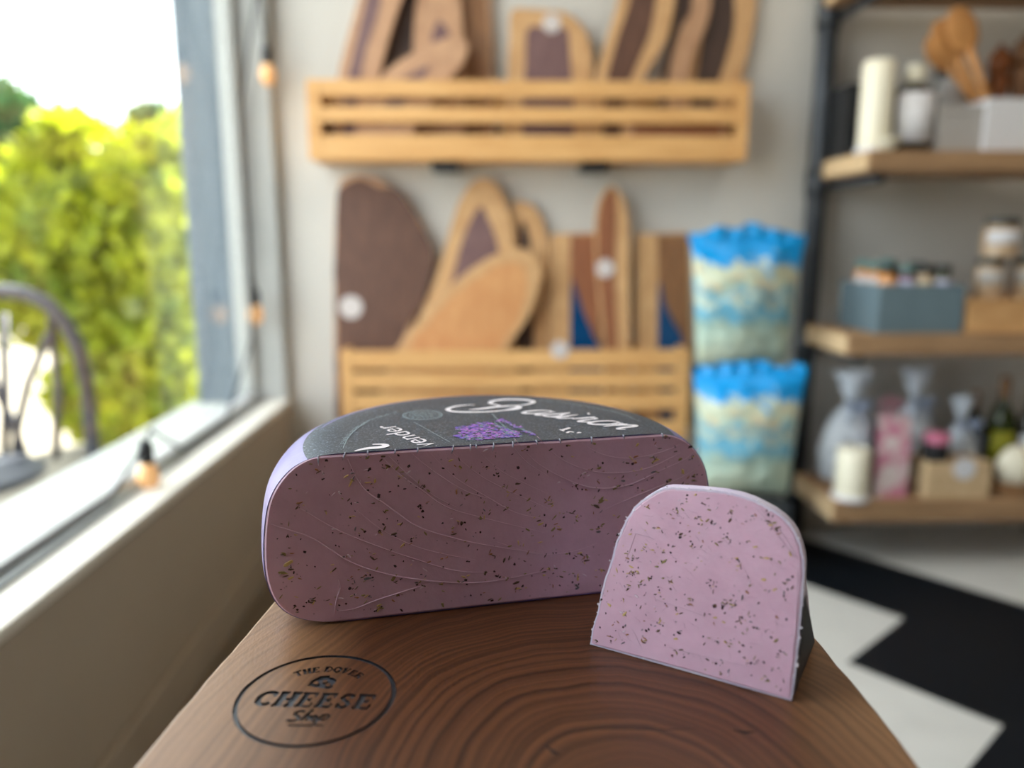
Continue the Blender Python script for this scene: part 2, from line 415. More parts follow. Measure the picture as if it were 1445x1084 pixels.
shrub('garden_shrub', 'bright lime green leafy shrub outside the shop window', 'shrub', (-1.62, 3.5, -.02), sb, 20000, .075, M['leafy'], 3, 15)
tb = [(Q(-10, 200, 12), (.75, .6, .75)), (Q(5, 240, 12), (.6, .6, .6)), (Q(-40, 260, 12), (.9, .7, .9))]
shrub('street_tree', 'dark green tree far off at the left behind the lime shrub', 'tree', (-8.0, 12, -.02), tb, 3500, .28, M['leafd'], 5, 3)
tb2 = [(Q(225, 200, 14), (.45, .4, .45)), (Q(232, 240, 14), (.7, .5, .6))]
shrub('street_tree', 'small faint tree far off beside the pilaster, over the shrub top', 'tree', (-6.4, 14, -.02), tb2, 1500, .28, M['leafd'], 6, 2)

cy_ = 2.0
ch = thing('patio_chair', 'black wrought iron chair with an arched back outside the window', 'chair', (-1.27, cy_-.2, -.02))
def arc_px(pts, y): return [AY(a, b, y) for a, b in pts]
right = [(0, 411), (35, 414), (66, 428), (92, 455), (110, 490), (122, 535), (127, 590), (129, 650)]
P0 = AY(0, 411, cy_)
pr = [AY(a, b, cy_) for a, b in right]
mir = [Vector((2*P0.x-p.x, p.y, p.z)) for p in pr[1:]][::-1]
arch = mir+pr
arch[0].z = arch[-1].z = .0
mb = MB().tube(arch, .019, 8); part(mb, 'back_frame', M['iron'], ch)
for pts in ([(8, 470), (8, 560), (8, 660)], [(72, 500), (40, 540), (26, 600), (22, 660)], [(75, 470), (82, 550), (80, 660)]):
    for sgn in (1, -1):
        if pts[0][0] == 8 and sgn < 0: continue
        q = [AY(a, b, cy_) for a, b in pts]
        q = [Vector((2*P0.x-p.x, p.y, p.z)) if sgn < 0 else p for p in q]
        q[-1].z = .345; q[0].z += .05
        part(MB().tube(q, .011, 6), 'back_bar', M['iron'], ch)
mb = MB(); sx = P0.x
mb.lathe([(.18, .34), (.195, .35), (.195, .362), (.18, .366)], (sx-.04, cy_-.20, 0), 24); part(mb, 'seat', M['iron'], ch)
for dx, dy in ((-.17, -.36), (.17, -.36)):
    part(MB().tube([(sx-.04+dx*.8, cy_+dy+.04, .35), (sx+dx*1.2, cy_+dy-.02, -.02)], .013, 6), 'leg', M['iron'], ch)
mb = MB()
q = [p.copy() for p in arch]
for p in q: p.z = .78*(p.z-.2)+.2

# string of bulbs hung round the window
sl = thing('string_lights', 'black cord of amber glass bulbs hung along the window edge and sill', 'string lights', (XL-.02, 2.2, ZS))
def bulbmat():
    t = NT('amber_bulb_glass'); t.base(rgb(236, 186, 130)).set(Roughness=.15)
    t.b.inputs['Emission Color'].default_value = (1, .50, .2, 1); t.b.inputs['Emission Strength'].default_value = .25; return t.m
M['bulb'] = bulbmat()
BX = -.635
def bulb_at(p, down=True):
    p = Vector(p)
    if down: A = Matrix.Identity(3)
    else: A = Matrix.Rotation(R_(100), 3, 'X')
    mb = MB().lathe([(.006, -.062), (.017, -.052), (.022, -.036), (.019, -.018), (.012, -.004)], p, 16, A); part(mb, 'bulb', M['bulb'], sl)
    mb = MB().lathe([(.012, -.006), (.014, .0), (.014, .03), (.009, .042)], p, 14, A); part(mb, 'socket', M['black'], sl)
b1 = AY(377, 88, 2.27); b2 = AY(360, 428, 2.24); b3 = AX(207, 650, -.67)
bulb_at(b1); bulb_at(b2); bulb_at((b3.x, b3.y, b3.z))
b4 = AX(372, 548, -.67); 
mb = MB()
mb.tube([(b1.x-.01, b1.y, WZ1-.02), (b1.x-.012, b1.y, b1.z+.2), b1+Vector((0, 0, .035))], .004, 6)
mb.tube([(b1.x-.012, b1.y, b1.z+.2), (b2.x-.02, 2.285, b1.z-.1), (b2.x-.02, 2.28, b2.z+.2), b2+Vector((-.008, 0, .1)), b2+Vector((0, 0, .035))], .004, 6)
mb.tube([b2+Vector((-.008, 0, .1)), Vector((-.672, 2.2, ZS+.2)), Vector((-.69, 2.0, ZS+.015)), Vector((-.69, 1.7, ZS+.012)), b3+Vector((-.01, .05, .05)), b3+Vector((0, 0, .035))], .004, 6)
mb.tube([b3+Vector((0, 0, .035)), Vector((-.69, b3.y-.12, ZS+.012)), Vector((-.70, .6, ZS+.012)), Vector((-.69, -.5, ZS+.012))], .004, 6)
part(mb, 'cord', M['black'], sl)

# ------------------------------------------------------------------ slatted wall crates
YC = 2.20
def crate(label, rails, sides, back_hi, seed, name='wall_crate'):
    xl, xr = AY(sides[0], 170, YC).x, AY(sides[1], 170, YC).x
    zb = AY(700, rails[-1][1], YC).z; zt = AY(700, rails[0][0], YC).z
    r = thing(name, label, 'wall crate', ((xl+xr)/2, YB-.08, zb))
    for i, (y0, y1) in enumerate(rails):
        z0, z1 = AY(700, y1, YC).z, AY(700, y0, YC).z
        last = i == len(rails)-1
        mb = MB().bx(xl+(.0 if last else .002), xr-(.0 if last else .002), YC, YC+.016, z0, z1)
        part(mb, 'front_slat', M['cratewood'], r, bevel=.002)
    part(MB().bx(xl, xr, YC+.016, YB, zb, zb+.018), 'bottom_board', M['cratewood'], r, bevel=.002)
    for x in (xl, xr-.02):
        part(MB().bx(x, x+.02, YC+.016, YB, zb+.018, zt+.0), 'end_panel', M['cratewood'], r, bevel=.002)
    for x in (xl+.0005, xr-.034):
        part(MB().bx(x, x+.034, YC-.0015, YC-.0002, zb+.001, zt-.001), 'corner_strip', M['cratewood'], r)
    part(MB().bx(xl+.02, xr-.02, YB-.012, YB, zt-.06, zt), 'back_rail', M['cratewood'], r)
    return r, xl, xr, zb, zt
top_c, TXL, TXR, TZB, TZT = crate('honey pine slatted crate on the wall, the upper one', [(113, 137), (151, 173), (191, 226)], (434, 1056), 0, 1)
bot_c, BXL, BXR, BZB, BZT = crate('honey pine slatted crate on the wall, the lower one behind the big cheese', [(495, 520), (526, 549), (556, 580), (596, 622)], (466, 988), 0, 2)
for px in (627, 841):
    p = AY(px, 239, YC+.02)
    mb = MB().bx(p.x-.036, p.x+.036, YC+.02, YB, TZB-.024, TZB-.0005)
    part(mb, 'wall_bracket', M['black'], top_c, bevel=.002)

# ------------------------------------------------------------------ serving boards in the crates
SAP = [wood('sapwood_tan', rgb(186, 142, 96), rgb(214, 172, 124), (4, 4, 4), 5), wood('sapwood_rose', rgb(172, 130, 100), rgb(200, 158, 122), (4, 4, 4), 5)]
HEART = {'walnut': wood('heart_walnut', rgb(78, 50, 40), rgb(110, 76, 60), (14, 3, 3), 5), 'plum': wood('heart_plum', rgb(104, 76, 78), rgb(128, 98, 96), (10, 3, 3), 5),
         'dark': wood('heart_dark', rgb(56, 40, 36), rgb(80, 58, 48), (10, 3, 3), 5), 'red': wood('heart_red', rgb(126, 76, 50), rgb(156, 100, 68), (14, 3, 3), 5),
         'orange': wood('heart_orange', rgb(190, 128, 78), rgb(214, 160, 106), (8, 3, 3), 4), 'brown': wood('heart_brown', rgb(112, 76, 48), rgb(150, 106, 70), (14, 3, 3), 5)}
M['epoxy'] = plain('blue_epoxy', rgb(8, 66, 112), .2, .2, 12)
def smooth_loop(pts, n=56):
    out = []; k = len(pts)                               # closed Catmull-Rom
    per = n//k+1
    for i in range(k):
        p0, p1, p2, p3 = [Vector(pts[(i+j-1) % k]) for j in range(4)]
        for s_ in range(per):
            t = s_/per
            out.append(.5*((2*p1)+(-p0+p2)*t+(2*p0-5*p1+4*p2-p3)*t*t+(-p0+3*p1-3*p2+p3)*t**3))
    return out
def serving_board(label, outline, y, heart, inner, sap=0, zmin=None, thick=.02, smooth=True, stickers=(), river=None, hole=None, group='serving boards in the wall crates', lean=.06):
    pts = [AY(a, b, y) for a, b in outline]
    L2 = [(p.x, p.z) for p in pts]
    if zmin is not None:
        L2 = [(x, max(z, zmin)) for x, z in L2]
    L = [Vector(p) for p in (smooth_loop(L2) if smooth else L2)]
    if zmin is not None: L = [Vector((p.x, max(p.y, zmin))) for p in L]
    zlow = min(p.y for p in L); zhi = max(p.y for p in L); cxm = sum(p.x for p in L)/len(L)
    def W3(p, d): return Vector((p.x, y+d+(p.y-zlow)*lean, p.y))      # leaning back against the wall
    r = thing('serving_board', label, 'serving board', (cxm, y+thick/2, zlow), 0, group)
    e = .003
    cx_, cz_ = cxm, sum(p.y for p in L)/len(L)
    def ins(p, k): 
        d = Vector((cx_, cz_))-p; return p+d.normalized()*min(k, d.length*.5)
    loops = [[W3(ins(p, e), 0) for p in L], [W3(p, e) for p in L], [W3(p, thick-e) for p in L], [W3(ins(p, e), thick) for p in L]]
    mb = MB().loft(loops); part(mb, 'plank', SAP[sap], r)
    if inner:
        if isinstance(inner, float):
            I = [Vector((cx_, cz_)).lerp(p, inner*(1+.10*pnoise(Vector((p.x*14, p.y*14, y*50))))) for p in L]
        else:
            q = [AY(a, b, y) for a, b in inner]; I = [Vector(p) for p in (smooth_loop([(p.x, p.z) for p in q], 40) if smooth else [(p.x, p.z) for p in q])]
            if zmin is not None: I = [Vector((p.x, max(p.y, zmin+.002))) for p in I]
        mb = MB().loft([[W3(p, .002) for p in I], [W3(p, -.0008) for p in I]]); part(mb, 'heartwood', HEART[heart], r)
    if river:
        q = [AY(a, b, y) for a, b in river]; I = [Vector(p) for p in smooth_loop([(p.x, p.z) for p in q], 40)]
        if zmin is not None: I = [Vector((p.x, max(p.y, zmin+.002))) for p in I]
        mb = MB().loft([[W3(p, .003) for p in I], [W3(p, -.0014) for p in I]]); part(mb, 'blue_epoxy_river', M['epoxy'], r)
    for (a, b, rr) in stickers:
        p = AY(a, b, y); c = Vector((p.x, p.z))
        mb = MB().loft([[W3(c+Vector((math.cos(k*.4488), math.sin(k*.4488)))*rr, d) for k in range(14)] for d in (-.0018, -.003)])
        part(mb, 'price_sticker', M['sticker'], r)
    return r
ZT0 = TZB+.019; ZB0 = BZB+.019
GT, GB = 'serving boards in the upper crate', 'serving boards in the lower crate'
# upper crate, back layer first (each layer stands in front of the one before)
serving_board('very dark serving board tucked between two tan-edged boards in the upper crate, left end', [(575, -90), (600, -80), (612, 0), (600, 110), (590, 216), (520, 216), (522, 110), (545, 0), (556, -70)], 2.305, 'dark', .86, 1, ZT0, group=GT, lean=.06)
serving_board('brown board at the right of the left cluster in the upper crate', [(652, -80), (684, -84), (692, 0), (694, 110), (690, 216), (640, 216), (644, 110), (648, 0)], 2.305, 'brown', .84, 1, ZT0, group=GT)
serving_board('tan upright board with a small plum patch, behind the diagonal one in the upper crate', [(598, -60), (630, -62), (648, -10), (654, 60), (650, 216), (585, 216), (582, 90), (586, 0)], 2.278, 'plum', [(618, 26), (634, 46), (628, 62), (608, 56)], 1, ZT0, group=GT)
serving_board('leftmost board in the upper crate, leaning right with a plum heart and tan edges', [(525, -95), (566, -100), (570, -30), (560, 10), (546, 60), (532, 120), (522, 216), (474, 216), (474, 120), (486, 60), (502, 0)], 2.25, 'plum', [(530, -70), (538, -30), (531, 20), (515, 70), (505, 130), (500, 200), (484, 200), (487, 120), (500, 60), (513, 0)], 1, ZT0, group=GT)
serving_board('tan board lying diagonally in front of the upright ones in the upper crate', [(646, 46), (660, 62), (655, 84), (634, 112), (600, 160), (560, 216), (500, 216), (512, 150), (545, 98), (598, 64)], 2.222, 'plum', [(600, 92), (602, 102), (580, 130), (550, 170), (535, 165), (560, 118)], 1, ZT0, group=GT)
serving_board('short round-topped board with a white sticker in the middle of the upper crate', [(722, 12), (742, 8), (770, 10), (800, 14), (822, 32), (834, 60), (838, 110), (838, 216), (716, 216), (716, 110), (719, 50)], 2.282, 'plum', [(746, 38), (770, 36), (798, 38), (804, 60), (806, 210), (742, 210), (742, 80)], 0, ZT0, group=GT, stickers=[(779, 30, .026)])
serving_board('rightmost board in the upper crate, dark heart with a wide tan right edge', [(1010, -100), (1060, -104), (1072, -30), (1070, 20), (1060, 70), (1048, 120), (1040, 216), (950, 216), (972, 100), (992, 0)], 2.305, 'dark', [(1012, -80), (1034, -70), (1040, 20), (1030, 70), (1012, 130), (1000, 210), (966, 210), (985, 100), (1002, 0)], 0, ZT0, group=GT)
serving_board('narrow tan board between the two dark-hearted boards at the right of the upper crate', [(975, -95), (1002, -98), (1008, -30), (1006, 10), (996, 45), (980, 80), (972, 120), (966, 216), (920, 216), (936, 110), (955, 0)], 2.278, 'dark', [(972, -80), (982, -60), (978, 10), (966, 30), (955, 60), (945, 110), (938, 205), (928, 205), (938, 100), (956, 0)], 1, ZT0, group=GT)
serving_board('wide brown board with tan edges leaning right beside the short board, upper crate', [(905, -100), (945, -104), (956, -40), (954, 10), (944, 50), (926, 85), (908, 115), (896, 160), (885, 216), (836, 216), (840, 120), (856, 60), (874, 0)], 2.248, 'walnut', [(905, -80), (926, -70), (928, -10), (920, 40), (902, 85), (884, 130), (872, 205), (852, 205), (856, 120), (872, 55), (890, 0)], 0, ZT0, group=GT)
# a reddish board lying low behind the slats at the right of the upper crate
serving_board('reddish brown board lying low behind the slats of the upper crate', [(890, 166), (960, 150), (1025, 152), (1025, 216), (880, 216)], 2.226, 'red', .9, 1, ZT0, smooth=False, group=GT, lean=.02)
# lower crate
serving_board('dark walnut oval board with a white sticker, left end of the lower crate', [(475, 262), (494, 247), (520, 248), (548, 262), (578, 292), (600, 330), (609, 368), (602, 410), (584, 450), (566, 490), (545, 560), (520, 614), (478, 614), (472, 540), (470, 440), (470, 330)], 2.285, 'walnut', .985, 1, ZB0, group=GB, stickers=[(494, 434, .034)], lean=.04)
serving_board('tall tan-edged board with a pointed plum heart in the lower crate', [(664, 258), (682, 250), (700, 258), (714, 282), (724, 320), (728, 380), (726, 480), (720, 614), (560, 614), (566, 540), (588, 460), (612, 400), (630, 340), (645, 290)], 2.285, 'plum', [(676, 292), (690, 312), (702, 345), (704, 380), (690, 460), (660, 560), (600, 580), (612, 500), (632, 420), (652, 340)], 0, ZB0, group=GB, lean=.04)
serving_board('tan dark-hearted board just right of the tall plum-hearted one, lower crate', [(722, 296), (742, 285), (760, 298), (772, 330), (778, 380), (776, 480), (770, 614), (715, 614), (718, 420)], 2.312, 'dark', [(734, 318), (746, 330), (752, 400), (750, 590), (728, 590), (730, 400)], 0, ZB0, group=GB, lean=.03)
serving_board('long orange-tan board lying diagonally across the lower crate', [(735, 350), (756, 362), (765, 382), (760, 412), (744, 452), (718, 490), (690, 540), (650, 600), (600, 614), (540, 614), (536, 560), (552, 505), (590, 452), (640, 400), (690, 364)], 2.235, 'orange', .82, 0, ZB0, group=GB, lean=.04)
serving_board('square-topped brown board with a blue river, left of the tall surfboard shape', [(779, 330), (846, 328), (850, 614), (776, 614)], 2.29, 'red', [(806, 332), (843, 331), (846, 470), (846, 605), (806, 605), (805, 470)], 0, ZB0, smooth=False, group=GB, river=[(808, 398), (816, 416), (826, 446), (840, 478), (850, 500), (846, 560), (806, 570), (805, 480)], lean=.04)
serving_board('tall round-topped board with a white sticker, tan right edge, in the lower crate', [(846, 290), (862, 262), (878, 272), (888, 300), (891, 360), (890, 480), (888, 614), (857, 614), (853, 480), (845, 400), (842, 340)], 2.262, 'red', [(848, 292), (862, 267), (872, 284), (870, 400), (872, 595), (859, 595), (855, 480), (847, 400), (844, 340)], 0, ZB0, group=GB, stickers=[(855, 379, .027)], lean=.04)
serving_board('square-topped board with a blue river at the right end of the lower crate', [(900, 330), (976, 328), (978, 614), (898, 614)], 2.29, 'brown', [(930, 332), (973, 331), (975, 600), (930, 600)], 0, ZB0, smooth=False, group=GB, river=[(931, 406), (940, 430), (952, 456), (964, 480), (968, 540), (960, 600), (931, 600)], lean=.04)
p = AY(790, 494, YC-.004)
o = MB().loft([[Vector((p.x+.026*math.cos(k*.4488), YC-.002+d, p.z+.026*math.sin(k*.4488))) for k in range(14)] for d in (0, -.0015)])
part(o, 'price_sticker', M['sticker'], bot_c)

# ------------------------------------------------------------------ puffy blue snack bags by the lower crate
def bagmat():
    t = NT('printed_snack_bag'); c = t.new('ShaderNodeTexCoord'); sp = t.new('ShaderNodeSeparateXYZ'); t.link(c.outputs['Object'], sp.inputs[0])
    n = t.noise(t.coord((1, 1, 1)), 14, 3); n2 = t.noise(t.coord((1, 1, 1)), 30, 3)
    u = t.math('ADD', t.math('ADD', sp.outputs[2], t.math('MULTIPLY', sp.outputs[0], .12)), t.math('MULTIPLY', t.math('SUBTRACT', n, .5), .22))
    k = t.math('DIVIDE', u, .40)
    blue, cream, mint = rgb(0, 160, 238), rgb(206, 214, 188), rgb(172, 200, 188)
    mid = rgb(104, 172, 200)
    c1 = t.ramp(k, [(.0, cream), (.26, mint), (.33, mid), (.40, mid), (.44, cream), (.50, mid), (.55, mint), (.58, cream), (.68, cream), (.72, blue)])
    food = t.ramp(n2, [(.5, (0, 0, 0, 1)), (.62, (1, 1, 1, 1))])
    band = t.ramp(k, [(.46, (0, 0, 0, 1)), (.52, (1, 1, 1, 1)), (.62, (1, 1, 1, 1)), (.68, (0, 0, 0, 1))])
    t.base(t.mix(t.math('MULTIPLY', t.math('MULTIPLY', food, band), .6), c1, rgb(214, 176, 128))).set(Roughness=.3)
    return t.m
M['bag'] = bagmat(); M['bagtop'] = plain('blue_bag_header', rgb(0, 160, 236), .3, .06, 20)
def snack_bag(label, px0, px1, pyt, pyb, y, seed, rz=0):
    a, b = AY(px0, pyb, y), AY(px1, pyt, y); w, h = b.x-a.x, b.z-a.z
    r = thing('snack_bag', label, 'snack bag', ((a.x+b.x)/2, y, a.z), rz, 'blue snack bags')
    def surf(u, v):     # u,v in 0..1
        x = (u-.5)*w*(1-.20*(1-v)**.8)
        e = max(0, math.sin(math.pi*u))**.6*max(0, math.sin(math.pi*min(1, v)))**.55
        wr = .012*pnoise(Vector((u*6+seed, v*9, seed)))+.006*pnoise(Vector((u*16, v*20, seed)))
        return x, e*.065+wr*min(1, e*2), v*h*.90
    nu, nv = 22, 26
    for nm in ('bag_body',):
        mb = MB()
        for sgn in (-1, 1):
            vs = []; fs = []
            for j in range(nv+1):
                for i in range(nu+1):
                    x, d, z = surf(i/nu, j/nv); vs.append((x, sgn*(d+.0008), z))
            for j in range(nv):
                for i in range(nu): q = j*(nu+1)+i; fs.append((q, q+1, q+nu+2, q+nu+1))
            mb.add(vs, fs, True)
        mb.build(nm, M['bag'], r)
    mb = MB(); vs = []; fs = []; n = 30                   # crimped header strip
    for s_ in (-1, 1):
        for i in range(n+1):
            x = (i/n-.5)*w; wob = .004*math.sin(i*1.3+seed)+.01*pnoise(Vector((i*.25, seed, 0)))
            top = h*(1+.04*pnoise(Vector((i*.2, seed+3, 1)))-.05*abs(i/n-.5)*2)
            vs += [(x, wob+s_*.001, h*.885), (x, wob*1.6+s_*.001, top)]
    N = 2*(n+1)
    for s_ in (0, 1):
        for i in range(n): q = s_*N+2*i; fs.append((q, q+2, q+3, q+1))
    for i in range(n): fs.append((2*i+1, 2*i+3, N+2*i+3, N+2*i+1))
    mb.add(vs, fs, True); mb.build('crimped_header', M['bagtop'], r)
    return r
snack_bag('upper of the two puffy blue and cream snack bags beside the lower crate', 964, 1142, 318, 513, 2.13, 1.3, R_(6))
lowbag = snack_bag('lower blue and cream snack bag, half hidden behind the small cheese piece', 972, 1138, 508, 697, 2.085, 5.1, R_(-4))
bb = AY(1050, 697, 2.10)
sr = thing('display_crate', 'dark grey slatted crate on the floor under the snack bags', 'crate', (bb.x, 2.12, 0))
zt = bb.z-.003
for i in range(3):
    z0 = .01+i*(zt-.02)/3
    part(MB().bx(bb.x-.20, bb.x+.10, 1.99, 2.005, z0, z0+(zt-.02)/3-.015), 'slat', M['pipe'], sr, bevel=.002)
    part(MB().bx(bb.x-.20, bb.x+.10, 2.25, 2.265, z0, z0+(zt-.02)/3-.015), 'slat', M['pipe'], sr, bevel=.002)
for x in (bb.x-.20, bb.x+.085):
    part(MB().bx(x, x+.015, 2.005, 2.25, 0, zt-.015), 'end_panel', M['pipe'], sr, bevel=.002)
part(MB().bx(bb.x-.20, bb.x+.10, 1.99, 2.265, zt-.015, zt), 'lid', M['pipe'], sr, bevel=.002)

# ------------------------------------------------------------------ pipe shelf on the right
YF, YK = 2.0, 2.27
px_pole = AY(1143, 400, 2.30).x
rack = thing('pipe_shelf', 'dark pipe shelving unit with thick rustic planks against the back wall', 'shelf unit', (px_pole+.4, 2.3, 0))
part(MB().tube([(px_pole, 2.30, 0), (px_pole, 2.30, 2.4)], .029, 14), 'pole', M['pipe'], rack)
part(MB().tube([(2.2, 2.30, 0), (2.2, 2.30, 2.4)], .021, 14), 'pole', M['pipe'], rack)
SH = []
for (pxl, yt, yb) in ((1232, -72, -34), (1226, 212, 242), (1196, 472, 502), (1176, 707, 737)):
    xl = AY(pxl, (yt+yb)/2, YF).x; z0, z1 = AY(1300, yb, YF).z, AY(1300, yt, YF).z
    SH.append((xl, z0, z1))
    mb = MB(); mb.bx(xl, 2.25, YF, YK, z0, z1, mi=0)
    mb.m = [0, 0, 0, 0, 0, 0]
    part(mb, 'plank', M['shelfwood'], rack, bevel=.004)
    part(MB().bx(xl-.0025, xl+.001, YF+.004, YK-.004, z0+.004, z1-.004), 'plank_end', M['endwood'], rack)
    part(MB().tube([(px_pole, 2.30, z0-.014), (px_pole+.03, 2.30, z0-.014), (xl+.06, 2.28, z0-.014), (xl+.06, YF+.05, z0-.014)], .013, 10), 'bracket_arm', M['pipe'], rack)
    part(MB().tube([(px_pole, 2.30, z0-.05), (px_pole, 2.30, z0+.03)], .033, 14), 'collar', M['pipe'], rack)
    part(MB().tube([(px_pole, 2.30, z0-.014), (px_pole, YB, z0-.014)], .013, 10), 'wall_arm', M['pipe'], rack)
S1, S2, S3 = SH[1][2], SH[2][2], SH[3][2]
def at_shelf(px0, px1, pyt, y, z):      # x-range and height of something standing on a shelf
    a = AY(px0, pyt, y); b = AY(px1, pyt, y); return a.x, b.x, a.z

# --- upper shelf
x0, x1, zt = at_shelf(1186, 1218, 124, 2.22, S1)
r = thing('storage_box', 'black upright box beside the white candle on the upper shelf', 'box', ((x0+x1)/2+.035, 2.2, S1))
part(MB().bx(SH[1][0]+.003, x1+.06, 2.15, 2.26, S1, zt-.025), 'box_body', M['black'], r, bevel=.003); part(MB().bx(SH[1][0]+.001, x1+.062, 2.148, 2.262, zt-.025, zt), 'box_lid', M['black'], r, bevel=.003)
def candle(label, px0, px1, pyt, y, z, glass=True):
    a, b, t = at_shelf(px0, px1, pyt, y, z); R = (b-a)/2; c = ((a+b)/2, y, z)
    r = thing('pillar_candle', label, 'candle', c)
    h = t-z
    MB().lathe([(R*.96, .012), (R, .02), (R, h-.008), (R*.9, h), (R*.5, h-.004), (.001, h-.006)], (0, 0, 0), 28).build('wax', M['cream'], r, sharp=40)
    MB().lathe([(R*1.12, 0), (R*1.16, .006), (R*1.05, .013), (R*.9, .0125)], (0, 0, 0), 28).build('dish', M['white'], r, sharp=40)
    MB().tube([(0, 0, h-.008), (.001, 0, h+.01)], .0012, 6).build('wick', M['black'], r)
    return r
candle('tall cream pillar candle at the left of the upper shelf', 1220, 1264, 86, 2.06, S1)
a, b, t = at_shelf(1180, 1262, 192, 2.03, S1)
r = thing('soap_dish', 'small cream dish at the left front end of the upper shelf', 'dish', (SH[1][0]+.047, 2.026, S1))
MB().lathe([(.018, 0), (.026, .006), (.040, .020), (.044, .030), (.041, .031), (.030, .014), (.001, .010)], (0, 0, 0), 24).build('bowl', M['cream'], r, sharp=50)
MB().lathe([(.018, .003), (.018, .005), (.019, .007)], (0, 0, 0), 20).build('foot_ring', M['sticker'], r)
def jar(name, label, cat, px0, px1, pyt, y, z, lab, lidm, glassm, pct=(.2, .8), lidh=.22, group=None, taper=.75):
    a, b, t = at_shelf(px0, px1, pyt, y, z); R = (b-a)/2; h = t-z
    r = thing(name, label, cat, ((a+b)/2, y, z), 0, group); hb = h*(1-lidh)
    MB().lathe([(R*.9, 0), (R, h*.03), (R, hb*.84), (R*taper, hb*.97), (R*taper, hb)], (0, 0, 0), 24).build('glass_jar', glassm, r, sharp=45)
    MB().lathe([(R*taper*1.06, hb+.0005), (R*taper*1.1, hb+.002), (R*taper*1.1, h-.002), (R*taper*.98, h)], (0, 0, 0), 24).build('lid', lidm, r, sharp=45)
    if lab:
        n = 16; A = [math.pi*1.5+(-1.25+2.5*i/n) for i in range(n+1)]
        lo = [[Vector((math.cos(q)*rr, math.sin(q)*rr, zz)) for q in A] for rr, zz in ((R+.0004, hb*pct[0]), (R+.001, hb*pct[0]), (R+.001, hb*pct[1]), (R+.0004, hb*pct[1]))]
        MB().loft(lo, (False, False), False, True).build('paper_label', lab, r)
    return r
M['dkglass'] = plain('dark_jar_contents', rgb(50, 46, 38), .2, .2, 30)
jar('candle_jar', 'dark jar with a big white label and cream stopper on the upper shelf', 'jar', 1266, 1320, 92, 2.08, S1, M['white'], M['cream'], M['dkglass'], (.14, .84), .2, taper=.45)
jar('sauce_jar', 'dark jar with a pale label behind the grey box on the upper shelf', 'jar', 1320, 1366, 92, 2.19, S1, M['greycard'], M['black'], M['dkglass'], (.45, .95), .12)
a, b, t = at_shelf(1322, 1384, 150, 2.06, S1)
r = thing('gift_box', 'low grey card box left of the spoon box on the upper shelf', 'box', ((a+b)/2, 2.08, S1))
part(MB().bx(a, b, 2.04, 2.14, S1, t-.02), 'box_body', M['greycard'], r, bevel=.002); part(MB().bx(a-.002, b+.002, 2.038, 2.142, t-.02, t), 'box_lid', M['greycard'], r, bevel=.002)
a, b, t = at_shelf(1388, 1452, 140, 2.05, S1); b += .03
r = thing('utensil_box', 'open white box holding wooden spoons on the upper shelf', 'box', ((a+b)/2, 2.09, S1))
for nm, q in (('front_panel', (a, b, 2.03, 2.036, S1, t)), ('back_panel', (a, b, 2.154, 2.16, S1, t)), ('side_panel', (a, a+.006, 2.036, 2.154, S1, t)), ('side_panel', (b-.006, b, 2.036, 2.154, S1, t)), ('bottom_panel', (a+.006, b-.006, 2.036, 2.154, S1, S1+.006))):
    part(MB().bx(*q), nm, M['white'], r, bevel=.001)
ub = (a, b, t)
def spoon(label, head, tail, y0, y1, rx, rz_):
    h = AY(head[0], head[1], y1); q = AY(tail[0], tail[1], y0)
    q.z = max(q.z, S1+.012)
    ax = (h-q).normalized(); s_ = ax.cross(Vector((0, -1, 0))).normalized(); n = s_.cross(ax)
    Rm = Matrix((s_, n, ax)).transposed()
    r = thing('wooden_spoon', label, 'spoon', q, 0, 'wooden spoons in the white box')
    mb = MB(); mb.blob(h, (rx, .008, rz_), 18, 10, True, Rm); part(mb, 'spoon_bowl', M['spoon'], r)
    part(MB().tube([q, q.lerp(h, .4), h-ax*rz_*.7], [.007, .008, .011], 10), 'handle', M['spoon'], r)
spoon('wooden spoon with the highest and rightmost head in the white box', (1358, 42), (1412, 190), 2.07, 2.06, .041, .060)
spoon('wooden spoon in the middle of the three, partly behind the highest one', (1338, 58), (1408, 186), 2.10, 2.095, .040, .062)
spoon('wooden spoon leaning furthest left and lowest of the three', (1327, 74), (1403, 186), 2.13, 2.13, .036, .055)
def mill(label, px0, px1, pyt, y, mat):
    a, b, t = at_shelf(px0, px1, pyt, y, S1); R = (b-a)/2; h = t-S1
    r = thing('pepper_mill', label, 'pepper mill', ((a+b)/2, y, S1), 0, 'wooden mills on the upper shelf')
    MB().lathe([(R, 0), (R, h*.1), (R*.7, h*.3), (R*.62, h*.45), (R*.9, h*.68), (R*.8, h*.72)], (0, 0, 0), 20).build('mill_body', mat, r, sharp=60)
    MB().lathe([(R*.7, h*.725), (R*.95, h*.8), (R*.8, h*.92), (R*.3, h*.96), (R*.2, h)], (0, 0, 0), 20).build('mill_head', mat, r)
mill('reddish wooden mill behind the white spoon box, the left one', 1398, 1430, 62, 2.21, M['brown'])
mill('dark wooden mill at the right edge behind the white spoon box', 1432, 1466, 46, 2.21, HEART['brown'])

